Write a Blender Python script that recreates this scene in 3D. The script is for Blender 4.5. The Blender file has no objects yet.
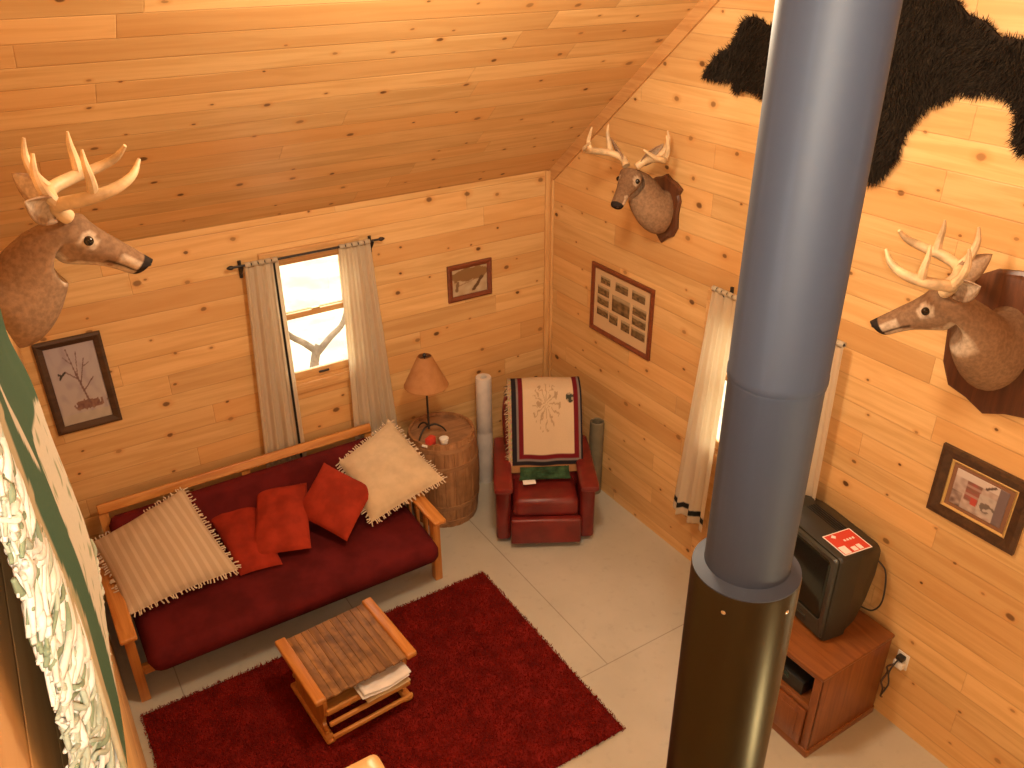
import bpy, bmesh, math, random
from mathutils import Vector, Matrix, noise as mnoise

random.seed(7)
V = Vector
scene = bpy.context.scene
COL = scene.collection
PI = math.pi

# ------------------------------------------------------------------ camera
CAM = V((-3.8586, -5.5267, 4.3))
R3 = Matrix(((0.844889, 0.258301, -0.468448), (-0.53491, 0.398394, -0.745086), (-0.00583, 0.880092, 0.474767)))
cd = bpy.data.cameras.new('camera')
cam = bpy.data.objects.new('camera', cd)
COL.objects.link(cam)
cam.matrix_world = Matrix.Translation(CAM) @ R3.to_4x4()
cd.sensor_width = 36.0
cd.lens = 843.05 / 1024 * 36
cd.clip_start = 0.01
scene.camera = cam

# ------------------------------------------------------------------ world, lights, exposure
world = bpy.data.worlds.new('world')
scene.world = world
world.use_nodes = True
bg = world.node_tree.nodes['Background']
bg.inputs[0].default_value = (1.0, 0.94, 0.80, 1)
bg.inputs[1].default_value = 4.6

def lamp(name, kind, loc, energy, color, size=0.1, target=None):
    ld = bpy.data.lights.new(name, kind)
    ld.energy = energy
    ld.color = color
    if kind == 'AREA':
        ld.shape = 'DISK'
        ld.size = size
    elif kind in ('POINT', 'SPOT'):
        ld.shadow_soft_size = size
    o = bpy.data.objects.new(name, ld)
    COL.objects.link(o)
    o.location = loc
    if target is not None:
        o.rotation_euler = (V(target) - V(loc)).to_track_quat('-Z', 'Y').to_euler()
    return o

lamp('camera_flash', 'POINT', (-3.87, -5.67, 4.31), 40, (1.0, 0.88, 0.70), 0.03)
lamp('fill_light', 'POINT', (-2.3, -6.6, 4.9), 120, (1.0, 0.83, 0.60), 0.2)  # unseen fill light, added to brighten the ceiling and walls
lamp('ambient_light', 'POINT', (-2.05, -2.9, 4.35), 155, (1.0, 0.83, 0.60), 0.22)  # ambient light added out of view to lift ceiling and back wall

fl = lamp('camera_flash_beam', 'SPOT', (-3.80, -5.56, 4.36), 165, (1.0, 0.90, 0.74), 0.03, (-0.3, -2.1, 3.1))
fl.data.spot_size = math.radians(72)
fl.data.spot_blend = 1.0
lamp('pipe_streak_light', 'POINT', (-1.85, -6.4, 1.3), 55, (1.0, 0.80, 0.48), 0.15)  # added light without a fixture, gives the black pipe its gold streak

vs = scene.view_settings
vs.view_transform = 'Standard'
vs.look = 'None'
vs.exposure = 0.32
vs.gamma = 1.0
vs.use_curve_mapping = False

# ------------------------------------------------------------------ materials
class NT:
    def __init__(self, name):
        self.m = bpy.data.materials.new(name)
        self.m.use_nodes = True
        self.t = self.m.node_tree
        self.b = self.t.nodes['Principled BSDF']
        self.out = self.t.nodes['Material Output']
    def n(self, kind, **kw):
        nd = self.t.nodes.new(kind)
        for k, v in kw.items():
            setattr(nd, k, v)
        return nd
    def l(self, a, b):
        self.t.links.new(a, b)
    def val(self, sock, x):
        if isinstance(x, bpy.types.NodeSocket):
            self.l(x, sock)
        elif x is not None:
            sock.default_value = x
    def math(self, op, a, b=None, c=None, clamp=False):
        nd = self.n('ShaderNodeMath', operation=op, use_clamp=clamp)
        self.val(nd.inputs[0], a); self.val(nd.inputs[1], b); self.val(nd.inputs[2], c)
        return nd.outputs[0]
    def comb(self, x, y, z=0.0):
        nd = self.n('ShaderNodeCombineXYZ')
        self.val(nd.inputs[0], x); self.val(nd.inputs[1], y); self.val(nd.inputs[2], z)
        return nd.outputs[0]
    def mix(self, f, a, b, mode='MIX'):
        nd = self.n('ShaderNodeMix', data_type='RGBA', blend_type=mode)
        self.val(nd.inputs[0], f)
        for i, x in ((6, a), (7, b)):
            if isinstance(x, bpy.types.NodeSocket):
                self.l(x, nd.inputs[i])
            else:
                nd.inputs[i].default_value = (*x, 1)
        return nd.outputs[2]
    def noise(self, vec, scale, detail=4.0, rough=0.55, dist=0.0):
        nd = self.n('ShaderNodeTexNoise')
        if vec is not None:
            self.l(vec, nd.inputs['Vector'])
        nd.inputs['Scale'].default_value = scale
        nd.inputs['Detail'].default_value = detail
        nd.inputs['Roughness'].default_value = rough
        nd.inputs['Distortion'].default_value = dist
        return nd.outputs[0]
    def smooth(self, x, a, b, lo=0.0, hi=1.0):
        nd = self.n('ShaderNodeMapRange', interpolation_type='SMOOTHSTEP')
        self.val(nd.inputs[0], x)
        nd.inputs[1].default_value = a; nd.inputs[2].default_value = b
        nd.inputs[3].default_value = lo; nd.inputs[4].default_value = hi
        return nd.outputs[0]
    def bump(self, h, strength, dist):
        nd = self.n('ShaderNodeBump')
        self.l(h, nd.inputs['Height'])
        nd.inputs['Strength'].default_value = strength
        nd.inputs['Distance'].default_value = dist
        self.l(nd.outputs[0], self.b.inputs['Normal'])
    def base(self, c, rough=None, metal=None, spec=None):
        if isinstance(c, bpy.types.NodeSocket):
            self.l(c, self.b.inputs['Base Color'])
        else:
            self.b.inputs['Base Color'].default_value = (*c, 1)
        if rough is not None: self.val(self.b.inputs['Roughness'], rough)
        if metal is not None: self.b.inputs['Metallic'].default_value = metal
        if spec is not None: self.b.inputs['Specular IOR Level'].default_value = spec

def plank_mat(name, uvec, vvec, light, dark, red, h=0.152, L=2.6, seed=0.0, knots=1.0, rough=0.42):
    t = NT(name)
    geo = t.n('ShaderNodeNewGeometry')
    def dot(vec):
        nd = t.n('ShaderNodeVectorMath', operation='DOT_PRODUCT')
        t.l(geo.outputs['Position'], nd.inputs[0]); nd.inputs[1].default_value = vec
        return nd.outputs['Value']
    u, v = dot(uvec), dot(vvec)
    v = t.math('ADD', v, 10.03 + seed)
    vr = t.math('DIVIDE', v, h)
    row = t.math('FLOOR', vr)
    wn = t.n('ShaderNodeTexWhiteNoise', noise_dimensions='1D')
    t.l(t.math('ADD', row, seed * 13.7), wn.inputs['W'])
    uo = t.math('MULTIPLY_ADD', wn.outputs['Value'], L * 3.1, u)
    ur = t.math('DIVIDE', t.math('ADD', uo, 40.0), L)
    cell = t.math('FLOOR', ur)
    wc = t.n('ShaderNodeTexWhiteNoise', noise_dimensions='2D')
    t.l(t.comb(cell, row), wc.inputs['Vector'])
    sp = t.n('ShaderNodeSeparateColor'); t.l(wc.outputs['Color'], sp.inputs[0])
    r1, r2, r3 = sp.outputs[0], sp.outputs[1], sp.outputs[2]
    # grain: long streaks, each board with its own offset
    gv = t.comb(t.math('MULTIPLY_ADD', r1, 37.0, t.math('MULTIPLY', uo, 0.9)), t.math('MULTIPLY_ADD', r2, 21.0, t.math('MULTIPLY', v, 13.0)), r3)
    g1 = t.noise(gv, 1.5, 5.0, 0.55, 0.7)
    gv2 = t.comb(t.math('MULTIPLY', uo, 1.6), t.math('MULTIPLY_ADD', r3, 9.0, t.math('MULTIPLY', v, 70.0)), r1)
    g2 = t.noise(gv2, 2.0, 3.0, 0.6, 0.3)
    f = t.smooth(g1, 0.34, 0.70)
    c = t.mix(f, light, dark)
    c = t.mix(t.math('MULTIPLY', t.smooth(g2, 0.45, 0.75), 0.35), c, dark)
    c = t.mix(t.math('MULTIPLY', t.math('POWER', r1, 2.2), 0.55), c, red)
    br = t.math('MULTIPLY_ADD', r2, 0.22, 0.88)
    nd = t.n('ShaderNodeMix', data_type='RGBA', blend_type='MULTIPLY'); nd.inputs[0].default_value = 1
    t.l(c, nd.inputs[6]); cb = t.n('ShaderNodeCombineColor')
    for i in range(3): t.l(br, cb.inputs[i])
    t.l(cb.outputs[0], nd.inputs[7]); c = nd.outputs[2]
    # knots
    kd = t.noise(t.comb(t.math('MULTIPLY', u, 9.0), t.math('MULTIPLY', v, 9.0), seed), 2.0, 2.0)
    kx = t.math('MULTIPLY_ADD', kd, 0.05, t.math('MULTIPLY', u, 3.3))
    ky = t.math('MULTIPLY_ADD', kd, 0.05, t.math('MULTIPLY', v, 4.6))
    vo = t.n('ShaderNodeTexVoronoi', voronoi_dimensions='2D', feature='F1')
    t.l(t.comb(kx, ky, 0), vo.inputs['Vector']); vo.inputs['Scale'].default_value = 1.0
    vs_ = t.n('ShaderNodeSeparateColor'); t.l(vo.outputs['Color'], vs_.inputs[0])
    on = t.math('GREATER_THAN', vs_.outputs[0], 1 - 0.70 * knots)
    size = t.math('MULTIPLY_ADD', t.math('POWER', vs_.outputs[1], 2.5), 0.066, 0.036)
    kk = t.math('DIVIDE', vo.outputs['Distance'], size)
    core = t.math('MULTIPLY', t.smooth(kk, 0.6, 1.1, 1.0, 0.0), on)
    halo = t.math('MULTIPLY', t.smooth(kk, 0.9, 2.6, 0.55, 0.0), on)
    c = t.mix(halo, c, red)
    c = t.mix(t.math('MULTIPLY', core, t.math('MULTIPLY_ADD', vs_.outputs[2], 0.5, 0.45)), c, (0.085, 0.032, 0.010))
    # tongue-and-groove joints
    fr = t.math('FRACT', vr)
    ed = t.math('MINIMUM', fr, t.math('SUBTRACT', 1.0, fr))
    ge = t.smooth(ed, 0.006, 0.035)
    fu = t.math('FRACT', ur)
    eu = t.math('MULTIPLY', t.math('MINIMUM', fu, t.math('SUBTRACT', 1.0, fu)), L)
    gu = t.smooth(eu, 0.001, 0.004)
    gr = t.math('MULTIPLY', ge, gu)
    c = t.mix(t.math('MULTIPLY', t.math('SUBTRACT', 1.0, gr), t.smooth(g1, 0.35, 0.65, 0.14, 0.36)), c, (0.26, 0.11, 0.032))
    t.base(c, rough, spec=0.4)
    t.bump(t.math('ADD', gr, t.math('MULTIPLY', g2, 0.06)), 0.45, 0.003)
    return t.m

PL, PD, PR = (0.74, 0.475, 0.205), (0.62, 0.36, 0.135), (0.61, 0.29, 0.088)
CS = 0.861
CA = math.atan(CS)
M = {}
M['wall_a'] = plank_mat('pine_planks_back', (1, 0, 0), (0, 0, 1), PL, PD, PR, seed=0.021)
M['wall_b'] = plank_mat('pine_planks_right', (0, 1, 0), (0, 0, 1), PL, PD, PR, seed=3.1)
M['wall_l'] = plank_mat('pine_planks_left', (0, 1, 0), (0, 0, 1), PL, PD, PR, seed=5.3)
M['ceil'] = plank_mat('pine_planks_ceiling', (1, 0, 0), (0, -math.cos(CA), math.sin(CA)), PL, PD, PR, seed=7.7, knots=0.9)
M['ceil2'] = plank_mat('pine_planks_ceiling_rear', (1, 0, 0), (0, math.cos(CA), math.sin(CA)), PL, PD, PR, seed=9.7)

def wood(name, light, dark, axis='Z', scale=1.0, rough=0.4, blotch=0.0):
    t = NT(name)
    tc = t.n('ShaderNodeTexCoord')
    mp = t.n('ShaderNodeMapping')
    t.l(tc.outputs['Object'], mp.inputs[0])
    s = [16.0, 16.0, 16.0]; s['XYZ'.index(axis)] = 1.3
    mp.inputs['Scale'].default_value = [x * scale for x in s]
    g = t.noise(mp.outputs[0], 1.6, 5.0, 0.6, 0.8)
    c = t.mix(t.smooth(g, 0.32, 0.7), light, dark)
    if blotch:
        b = t.noise(tc.outputs['Object'], 9.0, 3.0)
        c = t.mix(t.math('MULTIPLY', t.smooth(b, 0.45, 0.7), blotch), c, tuple(x * 0.3 for x in dark))
    t.base(c, rough)
    t.bump(g, 0.15, 0.004)
    return t.m

def plain(name, col, rough=0.5, metal=0.0, var=0.0, vscale=8.0, bump=0.0, bscale=80.0, spec=None):
    t = NT(name)
    if spec is None and rough >= 0.85: spec = 0.12
    if var or bump:
        tc = t.n('ShaderNodeTexCoord')
    if var:
        g = t.noise(tc.outputs['Object'], vscale, 4.0)
        c = t.mix(t.smooth(g, 0.3, 0.7), tuple(x * (1 - var) for x in col), tuple(min(1, x * (1 + var)) for x in col))
        t.base(c, rough, metal, spec)
    else:
        t.base(col, rough, metal, spec)
    if bump:
        t.bump(t.noise(tc.outputs['Object'], bscale, 2.0), bump, 0.003)
    return t.m

def attr_mat(name, rough=0.8, bump=0.0, bscale=150.0, var=0.0, stretch=None, sheen=0.0):
    t = NT(name)
    a = t.n('ShaderNodeAttribute', attribute_name='tint')
    c = a.outputs['Color']
    tc = t.n('ShaderNodeTexCoord')
    v = tc.outputs['Object']
    if stretch:
        mp = t.n('ShaderNodeMapping'); t.l(v, mp.inputs[0]); mp.inputs['Scale'].default_value = stretch; v = mp.outputs[0]
    g = t.noise(v, bscale, 3.0)
    if var:
        c = t.mix(t.smooth(g, 0.3, 0.7, var, 0.0), c, (0, 0, 0))
    t.base(c, rough, spec=0.12 if rough > 0.7 else 0.4)
    if sheen:
        t.b.inputs['Sheen Weight'].default_value = sheen
    if bump:
        t.bump(g, bump, 0.004)
    return t.m

M['honey'] = wood('honey_pine', (0.62, 0.27, 0.065), (0.44, 0.155, 0.03), 'Y', rough=0.35)
M['honey_x'] = wood('honey_pine_long', (0.62, 0.29, 0.075), (0.46, 0.17, 0.035), 'X', rough=0.35)
M['honey_z'] = wood('honey_pine_upright', (0.60, 0.26, 0.06), (0.42, 0.15, 0.03), 'Z', rough=0.35)
M['pale'] = wood('pale_pine', (0.70, 0.42, 0.17), (0.56, 0.29, 0.10), 'Z', rough=0.4)
M['pale_x'] = wood('pale_pine_level', (0.70, 0.42, 0.17), (0.56, 0.29, 0.10), 'X', rough=0.4)
M['pale_y'] = wood('pale_pine_slope', (0.62, 0.34, 0.13), (0.50, 0.24, 0.08), 'Y', rough=0.4)
M['cabinet'] = wood('cabinet_wood', (0.25, 0.080, 0.020), (0.16, 0.045, 0.011), 'Z', rough=0.33)
M['cabinet_y'] = wood('cabinet_wood_level', (0.25, 0.085, 0.021), (0.17, 0.05, 0.012), 'Y', rough=0.33)
M['barn'] = wood('old_barn_board', (0.34, 0.165, 0.055), (0.155, 0.068, 0.024), 'Y', rough=0.5, blotch=0.75)
M['barrel'] = wood('barrel_stave', (0.40, 0.20, 0.085), (0.25, 0.115, 0.045), 'Z', rough=0.5, blotch=0.3)
M['barrel_top'] = wood('barrel_lid', (0.36, 0.20, 0.10), (0.23, 0.12, 0.06), 'X', rough=0.5, blotch=0.4)
M['frame_dark'] = wood('dark_frame', (0.085, 0.042, 0.020), (0.045, 0.022, 0.012), 'X', rough=0.35)
M['frame_red'] = wood('cherry_frame', (0.20, 0.05, 0.018), (0.13, 0.03, 0.012), 'X', rough=0.35)
M['plaque'] = wood('walnut_plaque', (0.13, 0.045, 0.018), (0.075, 0.026, 0.012), 'Z', rough=0.35)
M['gold'] = plain('gilt_slip', (0.62, 0.42, 0.16), 0.4, 0.6)
M['leather'] = plain('burgundy_leather', (0.155, 0.014, 0.011), 0.36, var=0.25, vscale=6, bump=0.12, bscale=60)
M['futon'] = plain('maroon_cotton', (0.098, 0.0085, 0.0085), 0.85, var=0.22, vscale=5, bump=0.25, bscale=30)
M['red'] = plain('red_suede', (0.30, 0.030, 0.012), 0.85, var=0.20, vscale=7, bump=0.2, bscale=120)
M['red_deep'] = plain('red_suede_deep', (0.28, 0.026, 0.011), 0.85, var=0.20, vscale=7, bump=0.2, bscale=120)
M['black'] = plain('black_iron', (0.02, 0.016, 0.014), 0.5)
M['plastic'] = plain('charcoal_plastic', (0.022, 0.021, 0.015), 0.45, bump=0.08, bscale=300)
M['plastic_dark'] = plain('dark_plastic', (0.014, 0.014, 0.013), 0.4)
M['bezel'] = plain('bezel_plastic', (0.035, 0.036, 0.029), 0.32)
M['screen'] = plain('tube_glass', (0.008, 0.013, 0.010), 0.12, spec=0.6)
M['white'] = plain('white_plastic', (0.78, 0.74, 0.68), 0.4)
M['paper'] = plain('white_paper', (0.80, 0.76, 0.72), 0.7, var=0.06)
M['ceramic'] = plain('white_ceramic', (0.82, 0.78, 0.72), 0.2)
M['redcard'] = plain('red_card', (0.62, 0.055, 0.035), 0.45)
M['whiteprint'] = plain('white_print', (0.86, 0.80, 0.78), 0.5)
M['roll_white'] = plain('white_roll', (0.66, 0.60, 0.54), 0.6, var=0.08)
M['roll_grey'] = plain('grey_green_roll', (0.17, 0.14, 0.085), 0.6, var=0.12)
M['brass'] = plain('worn_brass', (0.60, 0.45, 0.22), 0.35, 1.0)
M['chrome'] = plain('bright_metal', (0.8, 0.78, 0.74), 0.25, 1.0)
M['green_cloth'] = plain('green_cloth', (0.035, 0.075, 0.035), 0.85, var=0.4, vscale=14)
M['bark'] = plain('grey_bark', (0.17, 0.125, 0.085), 0.9, var=0.3)
M['snow'] = plain('snow', (0.40, 0.35, 0.25), 0.8, var=0.35, vscale=1.6)
M['cord'] = plain('dark_cord', (0.045, 0.035, 0.028), 0.6)
M['cord_tan'] = plain('tan_cord', (0.10, 0.05, 0.028), 0.6)
M['fur'] = attr_mat('deer_fur', 0.85, 0.35, 60.0, 0.30, (1.0, 1.0, 1.0))
M['painted'] = attr_mat('printed_sheet', 0.45)
M['cloth'] = attr_mat('woven_throw', 0.9, 0.25, 260.0, 0.08)
M['pile'] = attr_mat('shag_pile', 0.95)
M['bearfur'] = attr_mat('black_fur', 0.75, sheen=0.0)
M['antler'] = plain('antler_bone', (0.60, 0.42, 0.23), 0.5, var=0.25, vscale=14, bump=0.1, bscale=50)
M['eye'] = plain('glass_eye', (0.012, 0.007, 0.004), 0.08)
M['nose'] = plain('dark_nose', (0.02, 0.014, 0.012), 0.4)

def floor_mat():
    t = NT('painted_floor')
    geo = t.n('ShaderNodeNewGeometry')
    sx = t.n('ShaderNodeSeparateXYZ'); t.l(geo.outputs['Position'], sx.inputs[0])
    x, y = sx.outputs[0], sx.outputs[1]
    def seam(v, off, step):
        f = t.math('FRACT', t.math('DIVIDE', t.math('ADD', v, off), step))
        e = t.math('MULTIPLY', t.math('MINIMUM', f, t.math('SUBTRACT', 1.0, f)), step)
        return t.smooth(e, 0.001, 0.006)
    s1 = seam(x, 1.18 + 12.2, 1.22)
    far = t.math('GREATER_THAN', y, -2.434)
    s1 = t.math('MAXIMUM', s1, t.math('SUBTRACT', 1.0, far))
    s2 = seam(y, 2.434 + 24.4, 2.44)
    s = t.math('MULTIPLY', s1, s2)
    n1 = t.noise(geo.outputs['Position'], 1.3, 5.0)
    n2 = t.noise(geo.outputs['Position'], 14.0, 4.0)
    c = t.mix(t.smooth(n1, 0.3, 0.7), (0.46, 0.435, 0.36), (0.53, 0.50, 0.415))
    c = t.mix(t.math('MULTIPLY', t.smooth(n2, 0.55, 0.75), 0.2), c, (0.30, 0.26, 0.22))
    c = t.mix(t.math('MULTIPLY', t.math('SUBTRACT', 1.0, s), 0.5), c, (0.15, 0.12, 0.09))
    t.base(c, t.math('MULTIPLY_ADD', n2, 0.12, 0.17), spec=0.5)
    t.bump(t.math('ADD', s, t.math('MULTIPLY', n1, 0.3)), 0.2, 0.004)
    return t.m
M['floor'] = floor_mat()

def pipe_mat(name, col, rough, metal, streak):
    t = NT(name)
    tc = t.n('ShaderNodeTexCoord')
    mp = t.n('ShaderNodeMapping'); t.l(tc.outputs['Object'], mp.inputs[0]); mp.inputs['Scale'].default_value = (30, 30, 1.2)
    g = t.noise(mp.outputs[0], 1.0, 4.0, 0.6)
    c = t.mix(t.smooth(g, 0.5, 0.85, 0, streak), col, tuple(min(1, x * 2.2) for x in col))
    t.base(c, t.math('MULTIPLY_ADD', g, 0.2, rough - 0.1), metal)
    return t.m
M['pipe_blue'] = pipe_mat('blue_grey_stovepipe', (0.034, 0.047, 0.074), 0.6, 0.0, 0.3)
M['pipe_black'] = plain('black_stovepipe', (0.060, 0.052, 0.030), 0.34, 0.9, bump=0.06, bscale=300)

def curtain_mat():
    t = NT('cream_curtain')
    a = t.n('ShaderNodeAttribute', attribute_name='tint')
    tc = t.n('ShaderNodeTexCoord')
    t.base(a.outputs['Color'], 0.9)
    t.bump(t.noise(tc.outputs['Object'], 300, 2.0), 0.15, 0.002)
    tr = t.n('ShaderNodeBsdfTranslucent'); t.l(a.outputs['Color'], tr.inputs[0])
    mx = t.n('ShaderNodeMixShader'); mx.inputs[0].default_value = 0.58
    t.l(t.b.outputs[0], mx.inputs[1]); t.l(tr.outputs[0], mx.inputs[2])
    t.l(mx.outputs[0], t.out.inputs[0])
    return t.m
M['curtain'] = curtain_mat()

def shade_mat():
    t = NT('parchment_shade')
    tc = t.n('ShaderNodeTexCoord')
    g = t.noise(tc.outputs['Object'], 12, 3.0)
    c = t.mix(t.smooth(g, 0.3, 0.7), (0.50, 0.22, 0.07), (0.58, 0.28, 0.10))
    t.base(c, 0.7)
    tr = t.n('ShaderNodeBsdfTranslucent'); t.l(c, tr.inputs[0])
    mx = t.n('ShaderNodeMixShader'); mx.inputs[0].default_value = 0.3
    t.l(t.b.outputs[0], mx.inputs[1]); t.l(tr.outputs[0], mx.inputs[2])
    t.l(mx.outputs[0], t.out.inputs[0])
    return t.m
M['shade'] = shade_mat()

def glass_mat():
    t = NT('window_glass')
    tp = t.n('ShaderNodeBsdfTransparent'); gl = t.n('ShaderNodeBsdfGlossy'); gl.inputs['Roughness'].default_value = 0.02
    mx = t.n('ShaderNodeMixShader'); mx.inputs[0].default_value = 0.06
    t.l(tp.outputs[0], mx.inputs[1]); t.l(gl.outputs[0], mx.inputs[2]); t.l(mx.outputs[0], t.out.inputs[0])
    return t.m
M['glass'] = glass_mat()

def stripe_mat(name, base, alt, step, axis):
    t = NT(name)
    uv = t.n('ShaderNodeUVMap')
    sx = t.n('ShaderNodeSeparateXYZ'); t.l(uv.outputs[0], sx.inputs[0])
    n = t.noise(uv.outputs[0], 5.0, 3.0)
    f = t.math('FRACT', t.math('DIVIDE', sx.outputs[axis], step))
    e = t.math('ABSOLUTE', t.math('SUBTRACT', f, 0.5))
    k = t.smooth(e, 0.12, 0.28)
    fine = t.math('FRACT', t.math('MULTIPLY', sx.outputs[axis], 90.0))
    c = t.mix(t.math('MULTIPLY', k, 0.75), base, alt)
    c = t.mix(t.smooth(n, 0.4, 0.75, 0, 0.25), c, alt)
    t.base(c, 0.9)
    t.bump(t.math('ADD', k, t.math('MULTIPLY', fine, 0.3)), 0.3, 0.004)
    return t.m
M['pillow_stripe'] = stripe_mat('cream_striped_weave', (0.60, 0.46, 0.31), (0.47, 0.34, 0.21), 0.058, 0)
M['pillow_plain'] = plain('cream_weave', (0.60, 0.46, 0.29), 0.9, var=0.08, vscale=9, bump=0.2, bscale=200)
M['fringe'] = plain('cream_fringe', (0.68, 0.55, 0.40), 0.9, var=0.1)

# ------------------------------------------------------------------ mesh helpers
def catmull(pts, n):
    out = []
    P = [V(p) if not isinstance(p, (int, float)) else p for p in pts]
    for i in range(len(P) - 1):
        p0 = P[max(i - 1, 0)]; p1 = P[i]; p2 = P[i + 1]; p3 = P[min(i + 2, len(P) - 1)]
        for k in range(n):
            t = k / n
            out.append(0.5 * ((2 * p1) + (p2 - p0) * t + (2 * p0 - 5 * p1 + 4 * p2 - p3) * t * t + (3 * p1 - p0 - 3 * p2 + p3) * t ** 3))
    out.append(P[-1])
    return out

def box(bm, c, s, rot=None, r=0.0, seg=2):
    m = Matrix.Translation(V(c))
    if rot is not None:
        m = m @ (rot.to_4x4() if isinstance(rot, Matrix) else Matrix.Rotation(rot, 4, 'Z'))
    m = m @ Matrix.Diagonal((s[0], s[1], s[2], 1))
    g = bmesh.ops.create_cube(bm, size=1.0, matrix=m)
    if r > 0:
        es = list({e for v in g['verts'] for e in v.link_edges})
        bmesh.ops.bevel(bm, geom=es, offset=r, segments=seg, profile=0.5, affect='EDGES')

def b2(bm, lo, hi, r=0.0, seg=2):
    box(bm, [(a + b) / 2 for a, b in zip(lo, hi)], [abs(b - a) for a, b in zip(lo, hi)], None, r, seg)

def loft(bm, rings, cap=True, closed=True):
    vs_ = [[bm.verts.new(p) for p in r] for r in rings]
    n = len(rings[0])
    for a, b in zip(vs_[:-1], vs_[1:]):
        for i in range(n if closed else n - 1):
            j = (i + 1) % n
            try: bm.faces.new((a[i], a[j], b[j], b[i]))
            except ValueError: pass
    if cap and closed:
        bm.faces.new(list(reversed(vs_[0]))); bm.faces.new(vs_[-1])
    return vs_

def tube(bm, pts, radii, n=8, smooth=0):
    pts = [V(p) for p in pts]
    if not isinstance(radii, (list, tuple)): radii = [radii] * len(pts)
    if smooth:
        pts2 = catmull(pts, smooth); radii = catmull(list(radii), smooth); pts = pts2
    rings = []
    up = None
    for i, p in enumerate(pts):
        d = (pts[min(i + 1, len(pts) - 1)] - pts[max(i - 1, 0)]).normalized()
        if up is None:
            up = V((0, 0, 1)) if abs(d.z) < 0.9 else V((1, 0, 0))
        s = d.cross(up).normalized(); up = s.cross(d).normalized()
        r = max(radii[i], 1e-4)
        rings.append([p + (s * math.cos(2 * PI * k / n) + up * math.sin(2 * PI * k / n)) * r for k in range(n)])
    loft(bm, rings)

def lathe(bm, prof, c=(0, 0, 0), n=32, cap=True):
    c = V(c)
    rings = [[c + V((r * math.cos(2 * PI * k / n), r * math.sin(2 * PI * k / n), z)) for k in range(n)] for r, z in prof]
    loft(bm, rings, cap)

def prism(bm, pts, off):
    a = [bm.verts.new(V(p)) for p in pts]; b = [bm.verts.new(V(p) + V(off)) for p in pts]
    n = len(pts)
    bm.faces.new(list(reversed(a))); bm.faces.new(b)
    for i in range(n):
        j = (i + 1) % n
        bm.faces.new((a[i], a[j], b[j], b[i]))

def grid(bm, fn, nu, nv, tint=None, uv=None):
    if tint and not bm.verts.layers.float_color.get('tint'):
        bm.verts.layers.float_color.new('tint')
    ul = bm.loops.layers.uv.verify() if uv else None
    vv = [[bm.verts.new(fn(i / nu, j / nv)) for j in range(nv + 1)] for i in range(nu + 1)]
    if tint:
        lay = bm.verts.layers.float_color['tint']
        for i in range(nu + 1):
            for j in range(nv + 1):
                vv[i][j][lay] = (*tint(i / nu, j / nv), 1)
    for i in range(nu):
        for j in range(nv):
            f = bm.faces.new((vv[i][j], vv[i + 1][j], vv[i + 1][j + 1], vv[i][j + 1]))
            if uv:
                for lp, (a, b) in zip(f.loops, ((i, j), (i + 1, j), (i + 1, j + 1), (i, j + 1))):
                    lp[ul].uv = uv(a / nu, b / nv)

def empty(name, loc, rz=0.0, rot=None):
    o = bpy.data.objects.new(name, None)
    o.location = loc
    o.rotation_euler = (0, 0, rz)
    if rot is not None: o.rotation_euler = rot.to_euler()
    o.empty_display_size = 0.1
    COL.objects.link(o)
    return o

def tag(o, label=None, cat=None, group=None, kind=None):
    if label: o['label'] = label
    if cat: o['category'] = cat
    if group: o['group'] = group
    if kind: o['kind'] = kind
    return o

def obj(name, bm, mat, parent=None, local=False, smooth=True, angle=40, origin=None):
    """one mesh object; with a parent the vertices are given in the world frame unless local=True"""
    bmesh.ops.recalc_face_normals(bm, faces=bm.faces)
    me = bpy.data.meshes.new(name)
    bm.to_mesh(me); bm.free()
    me.materials.append(mat)
    if smooth:
        me.polygons.foreach_set('use_smooth', [True] * len(me.polygons))
        me.set_sharp_from_angle(angle=math.radians(angle))
    o = bpy.data.objects.new(name, me)
    COL.objects.link(o)
    if parent is not None:
        o.parent = parent
        if not local:
            root = parent
            while root.parent: root = root.parent
            m = Matrix.Translation(root.location) @ root.rotation_euler.to_matrix().to_4x4()
            me.transform(m.inverted())
    elif origin is not None:
        me.transform(Matrix.Translation(-V(origin)))
        o.location = origin
    return o

def NB(): return bmesh.new()

# fast blades (fur, pile): list of (root, tip, half-width, colour)
def blades(name, items, mat, parent=None):
    vs_, fs, cs = [], [], []
    for p, q, w, c in items:
        d = (q - p)
        s = d.cross(V((random.uniform(-1, 1), random.uniform(-1, 1), random.uniform(-1, 1))))
        s = s.normalized() * w if s.length > 1e-9 else V((w, 0, 0))
        i = len(vs_)
        vs_ += [p - s, p + s, q]
        fs.append((i, i + 1, i + 2))
        cs += [*c, 1] * 3
    me = bpy.data.meshes.new(name)
    root = parent
    while root is not None and root.parent: root = root.parent
    if root is not None:
        inv = (Matrix.Translation(root.location) @ root.rotation_euler.to_matrix().to_4x4()).inverted()
        vs_ = [inv @ v for v in vs_]
    me.from_pydata([tuple(v) for v in vs_], [], fs)
    a = me.attributes.new('tint', 'FLOAT_COLOR', 'POINT'); a.data.foreach_set('color', cs)
    me.materials.append(mat)
    o = bpy.data.objects.new(name, me)
    COL.objects.link(o)
    if parent is not None: o.parent = parent
    return o

def struct(o, label=None):
    o['kind'] = 'structure'
    if label: o['label'] = label
    return o

# ------------------------------------------------------------------ room shell
XL, Z0 = -3.93, 2.61
YF = -8.2
YR = YF / 2
ZR = Z0 - CS * YR

bm = NB(); b2(bm, (XL - .12, YF - .12, -0.1), (.12, .12, 0.0))
struct(obj('floor', bm, M['floor'], smooth=False), 'painted grey plywood floor')

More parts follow.
